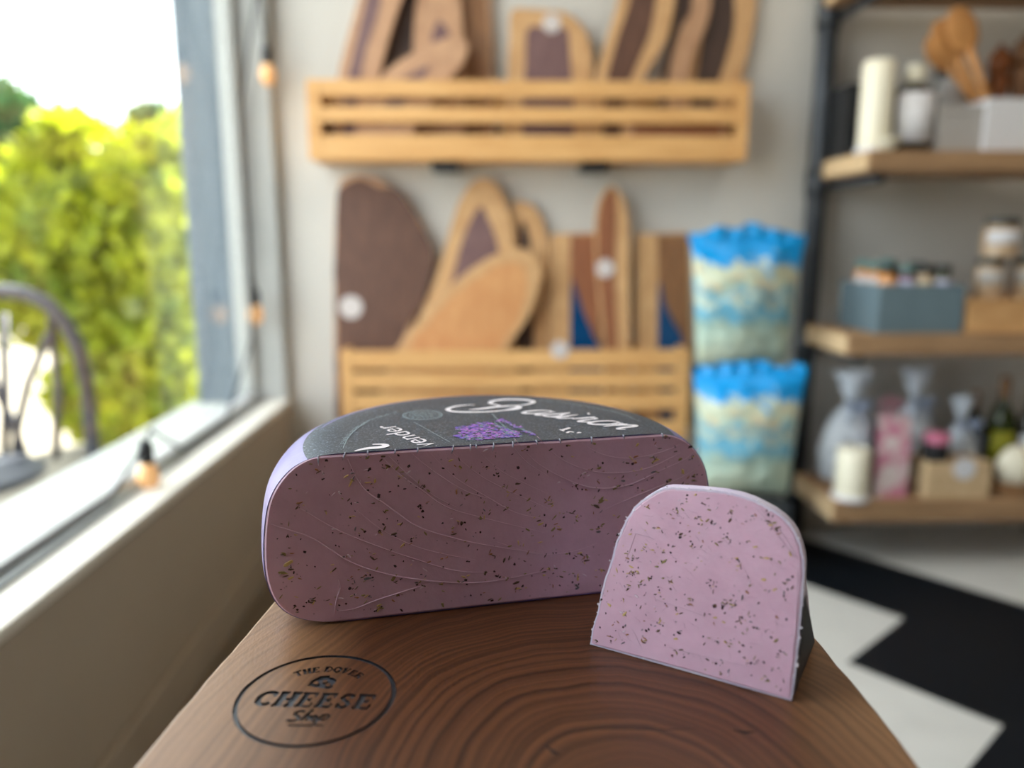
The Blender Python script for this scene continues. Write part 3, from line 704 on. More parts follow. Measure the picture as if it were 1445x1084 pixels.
# --- middle shelf
a, b, t = at_shelf(1242, 1364, 402, 2.02, S2)
r = thing('open_crate', 'blue-grey open crate of jars on the middle shelf', 'crate', ((a+b)/2, 2.13, S2))
for nm, q in (('front_panel', (a, b, 2.02, 2.03, S2, t)), ('back_panel', (a, b, 2.24, 2.25, S2, t)), ('side_panel', (a, a+.01, 2.03, 2.24, S2, t)), ('side_panel', (b-.01, b, 2.03, 2.24, S2, t)), ('bottom_panel', (a+.01, b-.01, 2.03, 2.24, S2, S2+.06))):
    part(MB().bx(*q), nm, M['bluecrate'] if nm != 'front_panel' else M['bluecrate'], r, bevel=.002)
zc = S2+.061
cA = [plain('jar_amber', rgb(206, 132, 40), .25, .1, 20), plain('jar_plum', rgb(110, 50, 72), .25, .1, 20), plain('jar_beige', rgb(186, 160, 130), .3, .1, 20), plain('jar_olive', rgb(96, 96, 62), .3, .1, 20)]
cL = [M['white'], plain('label_lilac', rgb(190, 190, 216), .6, .02), plain('label_beige', rgb(206, 190, 160), .6, .02), plain('label_peach', rgb(222, 176, 140), .6, .02)]
G = 'preserve jars in the blue-grey crate'
jf = a
def J(label, cx_, y, gl, lb, ld, hh=.118, R=.024, z=None, group=G):
    z = zc if z is None else z
    r = thing('preserve_jar', label, 'jar', (cx_, y, z), 0, group)
    hb = hh*.82
    MB().lathe([(R*.9, 0), (R, .004), (R, hb*.86), (R*.82, hb*.97), (R*.82, hb)], (0, 0, 0), 20).build('glass_jar', gl, r, sharp=45)
    MB().lathe([(R*.88, hb+.0005), (R*.92, hb+.002), (R*.92, hh-.002), (R*.84, hh)], (0, 0, 0), 20).build('lid', ld, r, sharp=45)
    n = 12; A = [math.pi*1.5+(-1.3+2.6*i/n) for i in range(n+1)]
    lo = [[Vector((math.cos(q)*rr, math.sin(q)*rr, zz)) for q in A] for rr, zz in ((R+.0004, hb*.45), (R+.001, hb*.45), (R+.001, hb*.84), (R+.0004, hb*.84))]
    MB().loft(lo, (False, False), False, True).build('paper_label', lb, r)
    return r
w = b-a-.02
jx = [a+.012+.028+i*(w-.062)/3 for i in range(4)]
J('peach-labelled jar at the left front corner of the blue-grey crate', jx[0], 2.065, cA[0], cL[3], M['lid'])
J('lilac-labelled plum jar second along the front of the blue-grey crate', jx[1], 2.065, cA[1], cL[1], M['teal'])
J('beige-labelled jar third along the front of the blue-grey crate', jx[2], 2.065, cA[2], cL[2], M['lid'])
J('lilac-labelled olive jar at the right front of the blue-grey crate', jx[3], 2.065, cA[3], cL[1], M['lid'])
J('white-labelled amber jar at the left back of the blue-grey crate', jx[0], 2.20, cA[0], cL[0], M['teal'], .128)
J('amber jar without a visible label, middle of the left side of the blue-grey crate', jx[0]+.002, 2.133, cA[0], cL[0], M['teal'], .124)
J('tall teal-lidded jar in the middle back of the blue-grey crate', jx[1]+.012, 2.19, cA[2], cL[2], M['teal'], .132)
J('dark-lidded jar at the right back of the blue-grey crate', jx[3], 2.19, cA[3], cL[2], M['lid'], .124)
a, b, t = at_shelf(1368, 1470, 424, 2.02, S2); b += .03
r = thing('wooden_box', 'light wooden box carrying jars at the right end of the middle shelf', 'box', ((a+b)/2, 2.12, S2))
part(MB().bx(a, b, 2.02, 2.24, S2, t-.012), 'box_body', M['box_wood'], r, bevel=.003); part(MB().bx(a-.002, b+.002, 2.018, 2.242, t-.012, t), 'box_lid', M['box_wood'], r, bevel=.002)
G2 = 'white-labelled jars on the wooden box'
pz = t
p = AY(1396, 400, 2.08); J('pale-labelled dark-lidded jar, left of the two on the wooden box', p.x, 2.08, cA[2], M['greycard'], M['lid'], .110, .038, pz, G2)
q2 = AY(1444, 400, 2.09); J('pale-labelled dark-lidded jar at the right edge on the wooden box', q2.x+.006, 2.09, cA[2], M['greycard'], M['lid'], .110, .038, pz, G2)
J('squat jar with a bright white label stacked on top of the other jars', AY(1400, 340, 2.09).x+.02, 2.085, cA[2], M['white'], M['lid'], .105, .046, pz+.1105, G2)

# --- lower shelf
def cellomat():
    t = NT('clear_cellophane'); t.n.remove(t.b)
    tr = t.new('ShaderNodeBsdfTransparent'); tr.inputs[0].default_value = (.9, .94, .98, 1)
    df = t.new('ShaderNodeBsdfPrincipled'); df.inputs['Base Color'].default_value = rgb(226, 234, 244); df.inputs['Roughness'].default_value = .2
    v = t.coord(); f = t.ramp(t.noise(v, 22, 4), [(.3, (.35, .35, .35, 1)), (.55, (.95, .95, .95, 1))])
    mx = t.new('ShaderNodeMixShader'); t.link(f, mx.inputs[0]); t.link(tr.outputs[0], mx.inputs[1]); t.link(df.outputs[0], mx.inputs[2]); t.link(mx.outputs[0], t.out.inputs[0]); return t.m
M['cello'] = cellomat()
M['wicker'] = wood('wicker', rgb(110, 78, 50), rgb(160, 120, 80), (20, 20, 60), 6, .8)
M['ribbon'] = plain('silver_ribbon', rgb(150, 164, 190), .3, .05)
def gift_basket(label, px0, px1, pyt, y, seed, fill):
    a, b, t = at_shelf(px0, px1, pyt, y, S3); R = (b-a)/2; h = t-S3
    r = thing('gift_basket', label, 'gift basket', ((a+b)/2, y, S3), 0, 'cellophane gift baskets')
    n = 40; prof = [(.80, .04), (.98, .12), (1.0, .3), (.86, .48), (.55, .62), (.16, .72), (.34, .82), (.55, .94), (.62, 1.0)]
    loops = [[Vector((math.cos(2*math.pi*i/n)*R*q*(1+.14*pnoise(Vector((i*.6, k*.8, seed)))), math.sin(2*math.pi*i/n)*min(R, .062)*q*(1+.14*pnoise(Vector((i*.6, k*.8, seed+9)))), h*z*(1+.03*pnoise(Vector((i*.8, k, seed)))))) for i in range(n)] for k, (q, z) in enumerate(prof)]
    MB().loft(loops, (False, False), True, True).build('cellophane_wrap', M['cello'], r)
    d = min(R, .062)/R
    MB().loft([[Vector((math.cos(i*.314)*R*q, math.sin(i*.314)*R*q*d, h*z)) for i in range(20)] for q, z in ((.7, 0), (.76, .1), (.78, .2), (.7, .2), (.66, .04))], (True, True)).build('basket', M['wicker'], r)
    for k, (c, mt) in enumerate(fill):
        MB().blob((R*(-.35+.35*k), 0, h*.34), (R*.2, R*.2*d, h*.16), 12, 8).build('packet', mt, r)
    mb = MB()
    for s_ in (-1, 1):
        mb.tube([(0, -.03, h*.72), (s_*.03, -.04, h*.76), (s_*.045, -.045, h*.73), (s_*.02, -.04, h*.70), (0, -.03, h*.72)], .005, 6)
        mb.tube([(0, -.03, h*.72), (s_*.015, -.045, h*.66), (s_*.03, -.05, h*.58)], .004, 6)
    mb.build('ribbon_bow', M['ribbon'], r); return r
pk = plain('pink_print', rgb(206, 120, 148), .5, .05)
gift_basket('bluish cellophane gift basket at the left end of the lower shelf', 1164, 1246, 524, 2.17, 2.0, [(0, M['bluecrate']), (1, M['white']), (2, pk)])
gift_basket('darker cellophane gift basket with brown filling, right of the pink bag', 1262, 1328, 520, 2.20, 7.7, [(0, M['brown']), (1, M['wicker']), (2, M['lid'])])
gift_basket('pale cellophane gift basket in front of the wine bottles', 1336, 1384, 560, 2.17, 4.2, [(0, M['white']), (1, M['white']), (2, M['black'])])
candle('short white pillar candle at the left front of the lower shelf', 1183, 1228, 632, 2.035, S3)
def pinkbag():
    t = NT('pink_and_white_bag'); v = t.coord((1, 1, 1)); w = t.noise(v, 18, 2)
    t.base(t.ramp(w, [(.42, rgb(226, 212, 210)), (.56, rgb(208, 138, 160))])).set(Roughness=.5); return t.m
a, b, t = at_shelf(1240, 1286, 588, 2.04, S3)
r = thing('gift_bag', 'pink and white gift bag behind the small wooden crate', 'gift bag', ((a+b)/2, 2.055, S3))
w, h = (b-a)/2, t-S3
MB().loft([[Vector((x*w, y*.028*k, z*h)) for x, y in ((-1, -1), (1, -1), (1, 1), (-1, 1))] for k, z in ((1, 0), (1, .5), (.7, 1.0), (.62, 1.0), (.9, .5), (.9, .02))], (True, True)).build('bag_body', pinkbag(), r, bevel=.002)
for s_ in (-1, 1):
    MB().tube([(-w*.5, s_*.022, h*.98), (-w*.4, s_*.022, h*1.15), (0, s_*.022, h*1.22), (w*.4, s_*.022, h*1.15), (w*.5, s_*.022, h*.98)], .002, 6).build('handle', pk, r)
a, b, t = at_shelf(1308, 1398, 652, 2.02, S3)
r = thing('small_crate', 'small light wooden crate with a white round tag on the lower shelf', 'crate', ((a+b)/2, 2.07, S3))
for nm, q in (('front_panel', (a, b, 2.01, 2.018, S3, t)), ('back_panel', (a, b, 2.10, 2.108, S3, t)), ('side_panel', (a, a+.008, 2.018, 2.10, S3, t)), ('side_panel', (b-.008, b, 2.018, 2.10, S3, t)), ('bottom_panel', (a+.008, b-.008, 2.018, 2.10, S3, S3+.008))):
    part(MB().bx(*q), nm, M['endwood'], r, bevel=.002)
p = AY(1362, 662, 2.005)
part(MB().loft([[Vector((p.x+.031*math.cos(k*.314), 2.0095-d, p.z+.031*math.sin(k*.314))) for k in range(20)] for d in (0, .003)]), 'round_tag', M['white'], r)
a2, b2, t2 = at_shelf(1296, 1334, 612, 2.07, S3)
r = thing('tea_tin', 'dark tin with a pink lid standing in the small wooden crate', 'tin', (a+.045, 2.06, S3+.0085))
MB().lathe([(.032, 0), (.034, .003), (.034, t2-S3-.03)], (0, 0, 0), 20).build('tin_body', M['black'], r, sharp=40)
MB().lathe([(.035, t2-S3-.0295), (.035, t2-S3-.006), (.031, t2-S3-.003)], (0, 0, 0), 20).build('tin_lid', pk, r, sharp=40)
def bottle(label, px0, px1, pyt, y, mat, lab):
    a, b, t = at_shelf(px0, px1, pyt, y, S3); R = (b-a)/2; h = t-S3
    r = thing('wine_bottle', label, 'bottle', ((a+b)/2, y, S3), 0, 'bottles on the lower shelf')
    MB().lathe([(R*.9, 0), (R, .006), (R, h*.58), (R*.85, h*.66), (R*.42, h*.74), (R*.36, h*.80)], (0, 0, 0), 24).build('glass_body', mat, r, sharp=60)
    MB().lathe([(R*.37, h*.8005), (R*.38, h*.81), (R*.38, h*.985), (R*.33, h)], (0, 0, 0), 20).build('foil_cap', M['wicker'], r, sharp=60)
    n = 14; A = [math.pi*1.5+(-1.2+2.4*i/n) for i in range(n+1)]
    MB().loft([[Vector((math.cos(q)*rr, math.sin(q)*rr, zz)) for q in A] for rr, zz in ((R+.0004, h*.18), (R+.001, h*.18), (R+.001, h*.5), (R+.0004, h*.5))], (False, False), False, True).build('bottle_label', lab, r)
gg = plain('green_glass', rgb(42, 52, 20), .15, .1); yl = plain('olive_label', rgb(150, 148, 30), .6, .05)
bottle('wine bottle with an olive-yellow label on the lower shelf', 1404, 1438, 532, 2.18, gg, yl)
bottle('dark wine bottle just left of the olive-labelled one', 1362, 1394, 552, 2.235, M['dkglass'], M['ribbon'])
bottle('wine bottle with a white label at the right edge of the lower shelf', 1444, 1480, 540, 2.15, M['dkglass'], M['white'])
a, b, t = at_shelf(1402, 1480, 628, 2.05, S3)
r = thing('wicker_tray', 'wicker tray holding a cream parcel at the right of the lower shelf', 'tray', ((a+b)/2, 2.05, S3))
w = (b-a)/2
MB().loft([[Vector((math.cos(i*.2618)*w*q, math.sin(i*.2618)*.052*q, z)) for i in range(24)] for q, z in ((.85, 0), (1, .03), (1.04, .045), (.96, .045), (.85, .012))], (True, True), True, True).build('tray', M['wicker'], r, sharp=50)
r = thing('wrapped_parcel', 'cream wrapped parcel lying in the wicker tray', 'parcel', ((a+b)/2, 2.05, S3+.0125))
h = t-S3-.0125
MB().blob((0, 0, h*.5), (w*.8, .036, h*.5), 20, 10, jit=.05).build('wrapping', M['cream'], r)
MB().tube([(.0, math.cos(k*.5236)*.037, h*.5+math.sin(k*.5236)*h*.51) for k in range(13)], .002, 6).build('string', M['brown'], r)

# ------------------------------------------------------------------ walnut board
ZB = .70
bd_out = []
def edge(pts): return [AZ(a, b, ZB) for a, b in pts]
Lf = edge([(185, 1084), (240, 1018), (300, 948), (345, 896), (385, 850)])
Rt = edge([(1300, 1084), (1268, 1040), (1240, 1003), (1212, 972), (1182, 937), (1160, 910), (1143, 888)])
out = [Vector((Lf[0].x+.004, -.06, 0)), Vector((Lf[0].x, .1, 0))]+Lf+[Vector((-.122, .47, 0)), Vector((-.104, .508, 0)), Vector((-.05, .53, 0)), Vector((.04, .535, 0)), Vector((.115, .515, 0)), Vector((.155, .47, 0)), Vector((.171, .43, 0))]+Rt[::-1]+[Vector((.174, .2, 0)), Vector((.178, .05, 0)), Vector((.176, -.06, 0))]
# resample finely, small live-edge waviness
def resample(pl, step):
    res = []
    for i in range(len(pl)):
        p, q = pl[i], pl[(i+1) % len(pl)]; n = max(1, int((q-p).length/step))
        for k in range(n): res.append(p.lerp(q, k/n))
    return res
OL = resample([Vector((p.x, p.y)) for p in out], .008)
for _ in range(3): OL = [(OL[i-1]+OL[i]*2+OL[(i+1) % len(OL)])/4 for i in range(len(OL))]
OL = [p+Vector((.0008*pnoise(Vector((p.x*60, p.y*60, 2))), 0)) for p in OL]
ctr = Vector((.02, .24))
def inset(k): 
    res = []
    for i in range(len(OL)):
        t = (OL[(i+1) % len(OL)]-OL[i-1]).normalized(); nn = Vector((-t.y, t.x)); 
        if nn.dot(ctr-OL[i]) < 0: nn = -nn
        res.append(OL[i]+nn*k)
    return res
TH = .028
board = thing('walnut_board', 'dark walnut live-edge board with a burnt round logo, under the cheese', 'board', (0, 0, ZB-TH))
mb = MB()
lay = [(.004, 0), (.0, .004), (-.0, TH-.0022), (.0006, TH-.0006), (.002, TH)]
mb.loft([[Vector((p.x, p.y, z)) for p in inset(k)] for k, z in lay])
for i in range(len(mb.m)): mb.m[i] = 0
slab = mb.build('slab', [M['walnut'], M['char']], board)
# ---- engraved logo, drawn in millimetres round its centre
LC = Vector((-.0819, .3315)); LA = R_(-5.06)
LU = Vector((math.cos(LA), math.sin(LA))); LV = Vector((-LU.y, LU.x))
def lg(x, y): return LC+LU*(x*.001)+LV*(y*.001)
polys = []
def stroke(pts, w, cap=0):
    pts = [Vector(p) for p in pts]; n = len(pts); Lh, Rh = [], []
    for i, p in enumerate(pts):
        t = (pts[min(i+1, n-1)]-pts[max(i-1, 0)]).normalized(); nn = Vector((-t.y, t.x))
        ww = (w[i] if hasattr(w, '__len__') else w)/2
        Lh.append(p+nn*ww); Rh.append(p-nn*ww)
    return Lh, Rh
def slant(pts, k=.14): return [(x+y*k, y) for x, y in pts]
def put_stroke(pts, w, fn=lambda x, y: (x, y)):
    Lh, Rh = stroke(pts, w)
    for i in range(len(Lh)-1):
        polys.append([fn(*q) for q in (Lh[i], Lh[i+1], Rh[i+1], Rh[i])])
def arcp(cx, cy, rx, ry, a0, a1, n=14): return [(cx+rx*math.cos(R_(a0+(a1-a0)*i/n)), cy+ry*math.sin(R_(a0+(a1-a0)*i/n))) for i in range(n+1)]
# letters in a unit box (width 1, height 1): strokes with a weight, slab serifs drawn as short bars
def glyph(ch):
    V = .34; H = .18
    G = {
     'C': [(arcp(.54, .5, .42, .43, 42, 318, 18), V*.82), ([(.86, .62), (.86, .94)], .12)],
     'H': [([(.22, 0), (.22, 1)], V), ([(.78, 0), (.78, 1)], V), ([(.22, .5), (.78, .5)], H), ([(0, .06), (.44, .06)], H), ([(0, .94), (.44, .94)], H), ([(.56, .06), (1, .06)], H), ([(.56, .94), (1, .94)], H)],
     'E': [([(.25, 0), (.25, 1)], V), ([(0, .06), (.95, .06)], H), ([(0, .94), (.92, .94)], H), ([(.25, .51), (.68, .51)], H), ([(.9, .0), (.9, .3)], .12), ([(.87, .7), (.87, 1)], .12), ([(.66, .38), (.66, .64)], .1)],
     'S': [([(.84, .74), (.74, .9), (.5, .94), (.26, .86), (.2, .70), (.34, .57), (.62, .46), (.8, .32), (.76, .14), (.5, .06), (.24, .1), (.14, .28)], V*.8), ([(.87, .68), (.87, .98)], .1), ([(.11, .02), (.11, .34)], .1)],
     'T': [([(.5, 0), (.5, 1)], V), ([(.04, .93), (.96, .93)], H), ([(.28, .06), (.72, .06)], H), ([(.08, .66), (.08, 1)], .12), ([(.92, .66), (.92, 1)], .12)],
     'D': [([(.24, 0), (.24, 1)], V), ([(.02, .06), (.5, .06)]+arcp(.46, .5, .42, .44, -80, 80, 12)+[(.5, .94), (.02, .94)], .17)],
     'O': [(arcp(.5, .5, .38, .43, 0, 360, 22), V*.85)],
     'V': [([(.18, .95), (.52, .04)], V*.9), ([(.82, .95), (.52, .04)], .16), ([(0, .94), (.4, .94)], H), ([(.62, .94), (1, .94)], H)],
     'R': [([(.24, 0), (.24, 1)], V), ([(.02, .94), (.5, .94)]+arcp(.52, .72, .3, .22, 80, -80, 8)+[(.24, .48)], .16), ([(.5, .48), (.86, .04)], V*.8), ([(.02, .06), (.46, .06)], H), ([(.72, .06), (1, .06)], H)],
    }
    return G[ch]
def put_text_line(ch, x0, x1, y0, y1, fn):
    w, h = x1-x0, y1-y0
    for pts, wt in glyph(ch):
        P = [(x0+x*w, y0+y*h) for x, y in pts]
        put_stroke(P, wt*min(w, h), fn)
for ch, x0, x1 in (('C', -27.5, -18.4), ('H', -18.2, -8.0), ('E', -7.4, .4), ('E', 1.6, 9.6), ('S', 10.8, 18.0), ('E', 19.2, 27.6)):
    put_text_line(ch, x0, x1, -8.2, 3.4, lambda x, y: (x+(y+8.2)*.12-.6, y))
word = 'THE DOVER'; span = 78; RA = 27.0; AC = (0.3, -3.2)
cells = [1.05, 1.1, .95, .5, 1.1, 1.1, 1.1, .95, 1.1]; tot = sum(cells); pos = 0
for ch, cw in zip(word, cells):
    if ch != ' ':
        w = cw/tot*R_(span)*RA*.9
        th = R_(90+span/2)-R_(span)*(pos+cw/2)/tot
        def fn(x, y, th=th): 
            rr = RA+y-2.35; c = Vector((math.cos(th), math.sin(th))); t = Vector((math.sin(th), -math.cos(th)))
            q = Vector(AC)+c*rr+t*x; return (q.x, q.y)
        put_text_line(ch, -w/2, w/2, 0, 4.7, fn)
    pos += cw
# cheese wedge icon with holes left standing
IC = [(-7.0, 9.0), (-6.4, 13.2), (-3.6, 17.4), (1.2, 18.3), (1.6, 16.2), (3.2, 16.4), (5.4, 14.6), (5.6, 11.4), (4.6, 10.2), (5.4, 8.4), (4.8, 6.8), (-1, 7.4)]
icon_holes = [(-3.8, 11.6, 1.35), (.2, 13.2, 1.2), (2.6, 10.2, 1.4)]
# Shop in a brush script, and the line under it
for pts, w in (([(-1.6, -11.6), (-3.4, -11.2), (-5.6, -12.4), (-5.2, -14.2), (-3.2, -15.4), (-2.9, -17.4), (-5.0, -18.9), (-7.6, -18.6)], 1.7),
               ([(1.8, -10.0), (.4, -13.5), (-1.5, -18.0)], 1.6), ([(-1.0, -16.5), (.8, -14.4), (1.9, -14.6), (1.4, -16.4), (1.0, -17.8), (2.0, -17.9)], 1.4),
               (arcp(4.0, -16.1, 1.25, 1.7, 0, 360, 14), 1.3), ([(7.6, -13.2), (6.6, -16.6), (5.0, -21.2)], 1.5), ([(7.0, -15.0), (8.6, -13.2), (10.2, -13.8), (9.8, -15.8), (8.2, -17.2), (6.6, -16.9)], 1.4),
               ([(-6.0, -21.9), (0, -21.7), (9.6, -20.9)], 1.0)):
    put_stroke(pts, w)
def logo_prisms(z0, z1, shrink=0):
    mb = MB()
    for q in polys:
        P = [lg(*p) for p in q]; mb.prism([(p.x, p.y) for p in P], z0, z1)
    n = 96; rings = []
    for rr in (.0352, .0368):
        rings.append([LC+Vector((math.cos(2*math.pi*i/n), math.sin(2*math.pi*i/n)))*rr for i in range(n)])
    for i in range(n):
        j = (i+1) % n
        mb.prism([(p.x, p.y) for p in (rings[0][i], rings[1][i], rings[1][j], rings[0][j])], z0, z1)
    mb.prism([(lg(*p).x, lg(*p).y) for p in IC], z0, z1)
    return mb
# pockets are cut into a height field instead of a boolean: a fine plate of quads over the logo
def in_poly(p, q):
    c = False; n = len(q); j = n-1
    for i in range(n):
        if (q[i][1] > p[1]) != (q[j][1] > p[1]) and p[0] < (q[j][0]-q[i][0])*(p[1]-q[i][1])/(q[j][1]-q[i][1])+q[i][0]: c = not c
        j = i
    return c
def engraved(x, y):
    r = math.hypot(x, y)
    if 34.9 < r < 37.0: return True
    if r > 34.8: return False
    if in_poly((x, y), IC) and not any(math.hypot(x-a, y-b) < c for a, b, c in icon_holes): return True
    for bb, q in PB:
        if bb[0] <= x <= bb[1] and bb[2] <= y <= bb[3] and in_poly((x, y), q): return True
    return False
PB = [((min(p[0] for p in q), max(p[0] for p in q), min(p[1] for p in q), max(p[1] for p in q)), q) for q in polys]
STEP, HALF = .2, 38.0
N = int(2*HALF/STEP)
val = {}
for j in range(N+1):
    for i in range(N+1):
        x, y = -HALF+i*STEP, -HALF+j*STEP
        val[i, j] = 1.0 if engraved(x, y) else 0.0
DEPTH = .0011
mbT, mbE = MB(), MB()
tidx, eidx = {}, {}
def top_v(i, j):
    if (i, j) not in tidx:
        p = lg(-HALF+i*STEP, -HALF+j*STEP); tidx[i, j] = len(mbT.v); mbT.v.append((p.x, p.y, TH))
    return tidx[i, j]
def eng_v(i, j, low):
    k = (i, j, low)
    if k not in eidx:
        p = lg(-HALF+i*STEP, -HALF+j*STEP); eidx[k] = len(mbE.v); mbE.v.append((p.x, p.y, TH-(DEPTH if low else 0)))
    return eidx[k]
def cell_low(i, j): return 0 <= i < N and 0 <= j < N and (val[i, j]+val[i+1, j]+val[i, j+1]+val[i+1, j+1]) >= 2
low = {(i, j): cell_low(i, j) for i in range(N) for j in range(N)}
for (i, j), l in low.items():
    c = [(i, j), (i+1, j), (i+1, j+1), (i, j+1)]
    if l:
        mbE.f.append([eng_v(a, b, True) for a, b in c]); mbE.m.append(0); mbE.sm.append(False)
        for (di, dj), (a, b) in (((0, -1), (0, 1)), ((1, 0), (1, 2)), ((0, 1), (2, 3)), ((-1, 0), (3, 0))):
            if not low.get((i+di, j+dj), False):
                mbE.f.append([eng_v(*c[a], True), eng_v(*c[b], True), eng_v(*c[b], False), eng_v(*c[a], False)]); mbE.m.append(0); mbE.sm.append(False)
    else:
        mbT.f.append([top_v(a, b) for a, b in c]); mbT.m.append(0); mbT.sm.append(False)
# the slab's top face gets a square opening that this carved plate fills
bm = bmesh.new(); bm.from_mesh(slab.data); bm.faces.ensure_lookup_table()
topf = max(bm.faces, key=lambda f: (f.calc_area() if f.normal.z > .9 else 0))
lv = list(topf.verts); bmesh.ops.delete(bm, geom=[topf], context='FACES_ONLY')
sq = [bm.verts.new((*lg(a*HALF, b*HALF), TH)) for a, b in ((-1, -1), (1, -1), (1, 1), (-1, 1))]
eds = [bm.edges.new((sq[k], sq[(k+1) % 4])) for k in range(4)]
le = [e for e in bm.edges if e.is_boundary and e.verts[0] in lv and e.verts[1] in lv]
bmesh.ops.triangle_fill(bm, edges=le+eds, use_beauty=True)
for f in list(bm.faces):
    if all(v in sq for v in f.verts): bm.faces.remove(f)
bmesh.ops.recalc_face_normals(bm, faces=bm.faces); bm.to_mesh(slab.data); bm.free()
me = bpy.data.meshes.new('plate'); me.from_pydata(mbT.v, [], mbT.f)
bm = bmesh.new(); bm.from_mesh(slab.data); bm.from_mesh(me)
bmesh.ops.remove_doubles(bm, verts=bm.verts, dist=1e-5)
for f in bm.faces:
    if abs(f.normal.z) > .95 and f.calc_center_median().z > TH*.9 and f.normal.z < 0: f.normal_flip()
    f.material_index = 0
bm.to_mesh(slab.data); bm.free()
mbE.build('engraved_logo', M['char'], board)['label'] = 'dark burnt-in round shop logo with lettering'
mb = MB()
for pts, w in (([(848, 1030), (866, 1029), (905, 1029.5), (945, 1030), (985, 1028)], .0009), ([(1034, 1030), (1050, 1034), (1066, 1033)], .0022), ([(770, 1052), (782, 1062), (790, 1066)], .0020)):
    P = [AZ(a, b, ZB).xy for a, b in pts]; n = len(P)
    Lh, Rh = stroke(P, [w*math.sin(math.pi*(.05+.9*k/(n-1))) for k in range(n)])
    mb.loft([[Vector((p.x, p.y, z)) for p in Lh+Rh[::-1]] for z in (TH-.001, TH+.00005)], (False, True))
mb.build('check_crack', flat('dark_check', rgb(36, 20, 13), .8), board)
# what carries the board
ped = thing('side_table', 'small black pedestal table carrying the walnut board', 'table', (.02, .23, 0))
part(MB().lathe([(.20, 0), (.20, .012), (.06, .03), (.022, .05), (.022, .60), (.05, .645), (.05, .652)], (.02, .23, 0), 32), 'pedestal', M['black'], ped, sharp=40)
part(MB().bx(-.08, .12, .10, .36, .652, ZB-TH-.0003), 'top', M['shelfwood'], ped, bevel=.003)

# ------------------------------------------------------------------ the half wheel of lavender cheese
ANG = R_(12.0); CA = Vector((-.088, .4023)); CD = Vector((math.cos(ANG), math.sin(ANG))); CN = Vector((-CD.y, CD.x))
SCN = .0968; TOFF = .025
org = CA+CD*SCN
wheel = thing('cheese_half', 'large half wheel of purple lavender cheese with a dark printed label', 'cheese', (org.x, org.y, ZB+.0004), ANG)
PZ = [(-.0000, .086), (.0004, .0935), (.0016, .1035), (.0046, .1140), (.0102, .1226), (.019, .1283), (.032, .1313), (.0498, .1312), (.0687, .1285), (.0805, .1236), (.0897, .1158), (.0945, .1075), (.0965, .0995), (.0972, .090)]
def grow(pl, n=4):
    res = []
    for i in range(len(pl)-1):
        p0, p1, p2, p3 = [Vector(pl[min(max(i+k-1, 0), len(pl)-1)]) for k in range(4)]
        for s_ in range(n):
            t = s_/n; res.append(.5*((2*p1)+(-p0+p2)*t+(2*p0-5*p1+4*p2-p3)*t*t+(-p0+3*p1-3*p2+p3)*t**3))
    return res+[Vector(pl[-1])]
PROF = [(max(0, p.x), p.y) for p in grow(PZ)]           # (height, half chord on the cut)
SHEAR = .030/.13
def lift(z, y): return z*(1+SHEAR*max(0, y))
PR = [(z, math.sqrt(h*h+TOFF*TOFF)) for z, h in PROF]
def shell(off, nth=120, nrad=10):
    loops = []
    for z, R in PR:
        R2 = R-off; z2 = min(max(z, off), PR[-1][0]-off) if off else z
        a0 = -math.asin(TOFF/R2)
        L = []
        for i in range(nth+1):
            th = a0+(math.pi-2*a0)*i/nth
            y = TOFF+R2*math.sin(th); L.append(Vector((R2*math.cos(th), max(0, y), lift(z2, y))))
        loops.append(L)
    return loops
def top_z(x, y):
    R = math.hypot(x, y-TOFF)
    z = PR[-1][0]
    tp = [(r, z_) for z_, r in PR if z_ > .06]
    if R > tp[-1][0]:
        for k in range(len(tp)-1):
            if tp[k+1][0] <= R <= tp[k][0]:
                t = (R-tp[k+1][0])/(tp[k][0]-tp[k+1][0]); z = tp[k+1][1]+(tp[k][1]-tp[k+1][1])*t; break
    return lift(z, y)
# rind: outer skin
lo = shell(0)
n = len(lo[0])
mb = MB(); mb.loft(lo, (False, False), False, True)
# close the top and bottom of the skin as fans of quads towards the chord
for li in (0, len(lo)-1):
    L = lo[li]; prev = L
    for k in range(1, 7):
        s_ = 1-k/6
        cur = [Vector((p.x*(s_ if k < 6 else 0.0), TOFF*(1-s_)*0+p.y*s_, 0)) for p in L]
        for p in cur: p.z = lift(PR[li][0], p.y)
        if k == 6: cur = [Vector((0, .0, lift(PR[li][0], 0)))]*len(L)
        mb.loft([prev, cur], (False, False), False, True); prev = cur
# rim of the skin seen on the cut: from outer outline to 0.7 mm inside
def outline(off):
    pts = []
    for z, h in PROF: pts.append(Vector((h-off, 0, min(max(z, off), PR[-1][0]-off))))
    for z, h in reversed(PROF): pts.append(Vector((-h+off, 0, min(max(z, off), PR[-1][0]-off))))
    return pts
o1, o2 = outline(0), outline(.0005)
mb.loft([o1, o2], (False, False), True, False)
rindo = mb.build('rind', M['rind'], wheel); rindo['label'] = 'violet wax rind'
bm = bmesh.new(); bm.from_mesh(rindo.data); bmesh.ops.remove_doubles(bm, verts=bm.verts, dist=1e-6); bmesh.ops.dissolve_degenerate(bm, edges=bm.edges, dist=1e-7)
bmesh.ops.recalc_face_normals(bm, faces=bm.faces); bm.to_mesh(rindo.data); bm.free(); rindo.data.set_sharp_from_angle(angle=R_(50))
